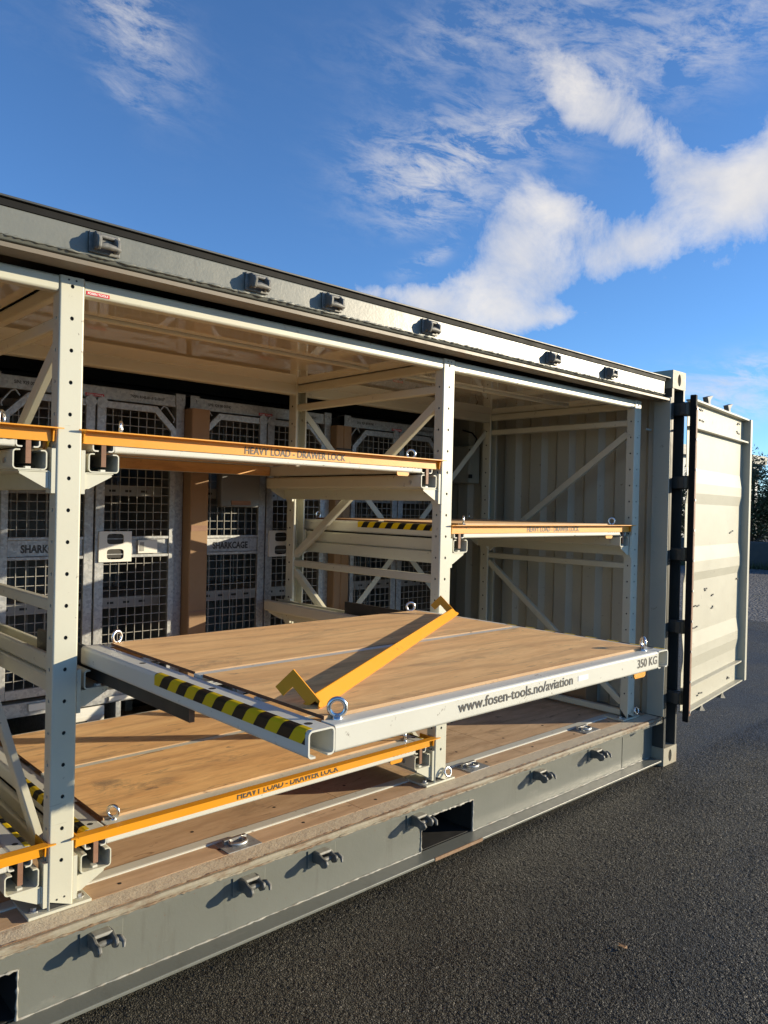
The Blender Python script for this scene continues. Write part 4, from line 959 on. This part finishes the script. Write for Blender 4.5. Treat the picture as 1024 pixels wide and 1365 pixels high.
# ------------------------------------------------------------------ surroundings
G = thing('industrial_hall', 'pale grey hall with a dark roof edge seen through the hinge gap', 'building', (34, 20, 0))
hx0, hx1, hy0, hy1 = 27, 40, 12.6, 30
mb = MB(); mb.box(hx0, hx1, hy0, hy1, -.01, 4.1); obj('wall', mb, 'hall', G)
mb = MB(); mb.box(hx0-.3, hx1+.3, hy0-.3, hy1+.3, 4.1, 4.5); obj('roof', mb, 'dark', G)
mb = MB(); mb.box(hx0-.02, hx0, hy0, hy1, .6, 1.5); obj('colour_band', mb, 'hallblue', G)
for k in range(4):
    mb = MB(); mb.box(hx0-.04, hx0-.021, hy0+1+k*3.5, hy0+3+k*3.5, 2.4, 3.3); wd_ = obj('window', mb, 'rubber_and_shade', G)
    mb = MB(); mb.box(hx0-.06, hx0-.041, hy0+1.96+k*3.5, hy0+2.04+k*3.5, 2.4, 3.3); obj('frame', mb, 'hall', wd_)
# row of concrete blocks along the far edge of the gravel
d0 = Vector((26.2, 7.2, 0)); dd = Vector((-.30, .954, 0)).normalized(); dn = Vector((dd.y, -dd.x, 0))
for k in range(-5, 4):
    c = d0+dd*(k*1.65)+Vector((random.uniform(-.06, .06), random.uniform(-.03, .03), 0))
    if k > 2: continue
    mb = MB(); L_ = .80; hh = .84+random.uniform(-.03, .03)
    v = []
    for z_, ins in ((-.01, 0), (hh, .01)):
        for s1, s2 in ((-1, -1), (1, -1), (1, 1), (-1, 1)): v.append(c+dd*(s1*(L_-ins))+dn*(s2*(.4-ins))+Z*z_)
    mb.add(v, [(0, 3, 2, 1), (4, 5, 6, 7), (0, 1, 5, 4), (1, 2, 6, 5), (2, 3, 7, 6), (3, 0, 4, 7)])
    o = obj('concrete_block', mb, 'block', None, bevel=.03, origin=tuple(c)); tag(o, 'dark concrete block in the row in front of the trees', 'block', 'concrete blocks along the gravel edge')
def tree(c, h, spread, seed, label):
    rnd = random.Random(seed); c = Vector(c)
    G = thing('tree', label, 'tree', tuple(c), 'trees behind the concrete blocks')
    mb = MB(); tips = []
    top = c+Vector((rnd.uniform(-.2, .2), rnd.uniform(-.2, .2), h*.72))
    mb.tube([c-Z*.1, c.lerp(top, .3)+Vector((rnd.uniform(-.1, .1), rnd.uniform(-.1, .1), 0)), c.lerp(top, .65), top], .1, 8, rs=[.028*h, .021*h, .013*h, .004*h])
    for k in range(16):
        t = rnd.uniform(.18, .95); p = c.lerp(top, t); a_ = rnd.uniform(0, 6.28); L_ = spread*(1.05-t*.6)*rnd.uniform(.6, 1.0)
        e = p+Vector((math.cos(a_)*L_, math.sin(a_)*L_, L_*rnd.uniform(.25, .8)))
        mb.tube([p, p.lerp(e, .5)+Z*L_*.06, e], .03, 5, rs=[.008*h, .005*h, .002*h]); tips.append((p, e))
    obj('trunk', mb, 'bark', G, smooth=50)
    n = 7000; V_ = []; F_ = []
    for k in range(n):
        p, e = tips[rnd.randrange(len(tips))]; q = p.lerp(e, rnd.uniform(.25, 1.08))
        q = q+Vector((rnd.gauss(0, 1), rnd.gauss(0, 1), rnd.gauss(0, .8)))*spread*.17
        u = Vector((rnd.gauss(0, 1), rnd.gauss(0, 1), rnd.gauss(0, 1))).normalized(); w_ = u.orthogonal().normalized(); s_ = rnd.uniform(.045, .085)
        i = len(V_); V_ += [q-u*s_, q+w_*s_*.45, q+u*s_, q-w_*s_*.45]; F_.append((i, i+1, i+2, i+3))
    mb = MB(); mb.add(V_, F_); obj('crown', mb, 'leaf', G)
for k, (off, back, h, sp_) in enumerate(((-3.4, 2.2, 4.6, 1.9), (-1.6, 3.4, 5.0, 2.0), (.4, 2.4, 4.5, 1.9), (2.2, 3.6, 4.4, 1.8), (-5.6, 3.0, 4.9, 2.1))):
    c = d0+dd*off+dn*back; tree((c.x, c.y, 0), h, sp_, 30+k, 'bushy green tree growing behind the concrete blocks')
# low weeds in front of the blocks
rnd = random.Random(5); V_, F_ = [], []
for k in range(2600):
    p = d0+dd*rnd.uniform(-9, 5)-dn*rnd.uniform(.5, .9)*1.0; hgt = rnd.uniform(.08, .32); a_ = rnd.uniform(0, 6.28); u = Vector((math.cos(a_), math.sin(a_), 0))
    i = len(V_); V_ += [p-u*.012, p+u*.012, p+Vector((rnd.uniform(-.08, .08), rnd.uniform(-.08, .08), hgt))]; F_.append((i, i+1, i+2))
mb = MB(); mb.add(V_, F_); o = obj('weeds', mb, 'leaf'); o['kind'] = 'stuff'; o['label'] = 'dry grass along the foot of the concrete blocks'; o['category'] = 'grass'
# fallen leaf on the asphalt
mb = MB(); c = Vector((3.781, -.907, .010)); pts = [(0, -.02), (.012, -.012), (.006, -.006), (.020, .004), (.009, .006), (.006, .024), (-.004, .009), (-.018, .012), (-.008, -.002), (-.014, -.014)]
vs = [c+Vector((a_, b_, .006*abs(a_)/.02)) for a_, b_ in pts]; n = len(vs); vs += [v_-Z*.0008 for v_ in vs]
mb.add(vs, [tuple(range(n)), tuple(range(2*n-1, n-1, -1))]+[(i, n+i, n+(i+1) % n, (i+1) % n) for i in range(n)])
o = obj('fallen_leaf', mb, 'deadleaf', None, origin=tuple(c)); tag(o, 'small dry brown leaf lying on the dark asphalt', 'leaf')

sc.render.engine = 'CYCLES'
sc.cycles.max_bounces = 14; sc.cycles.diffuse_bounces = 9; sc.cycles.glossy_bounces = 5
sc.render.resolution_x = 768; sc.render.resolution_y = 1024
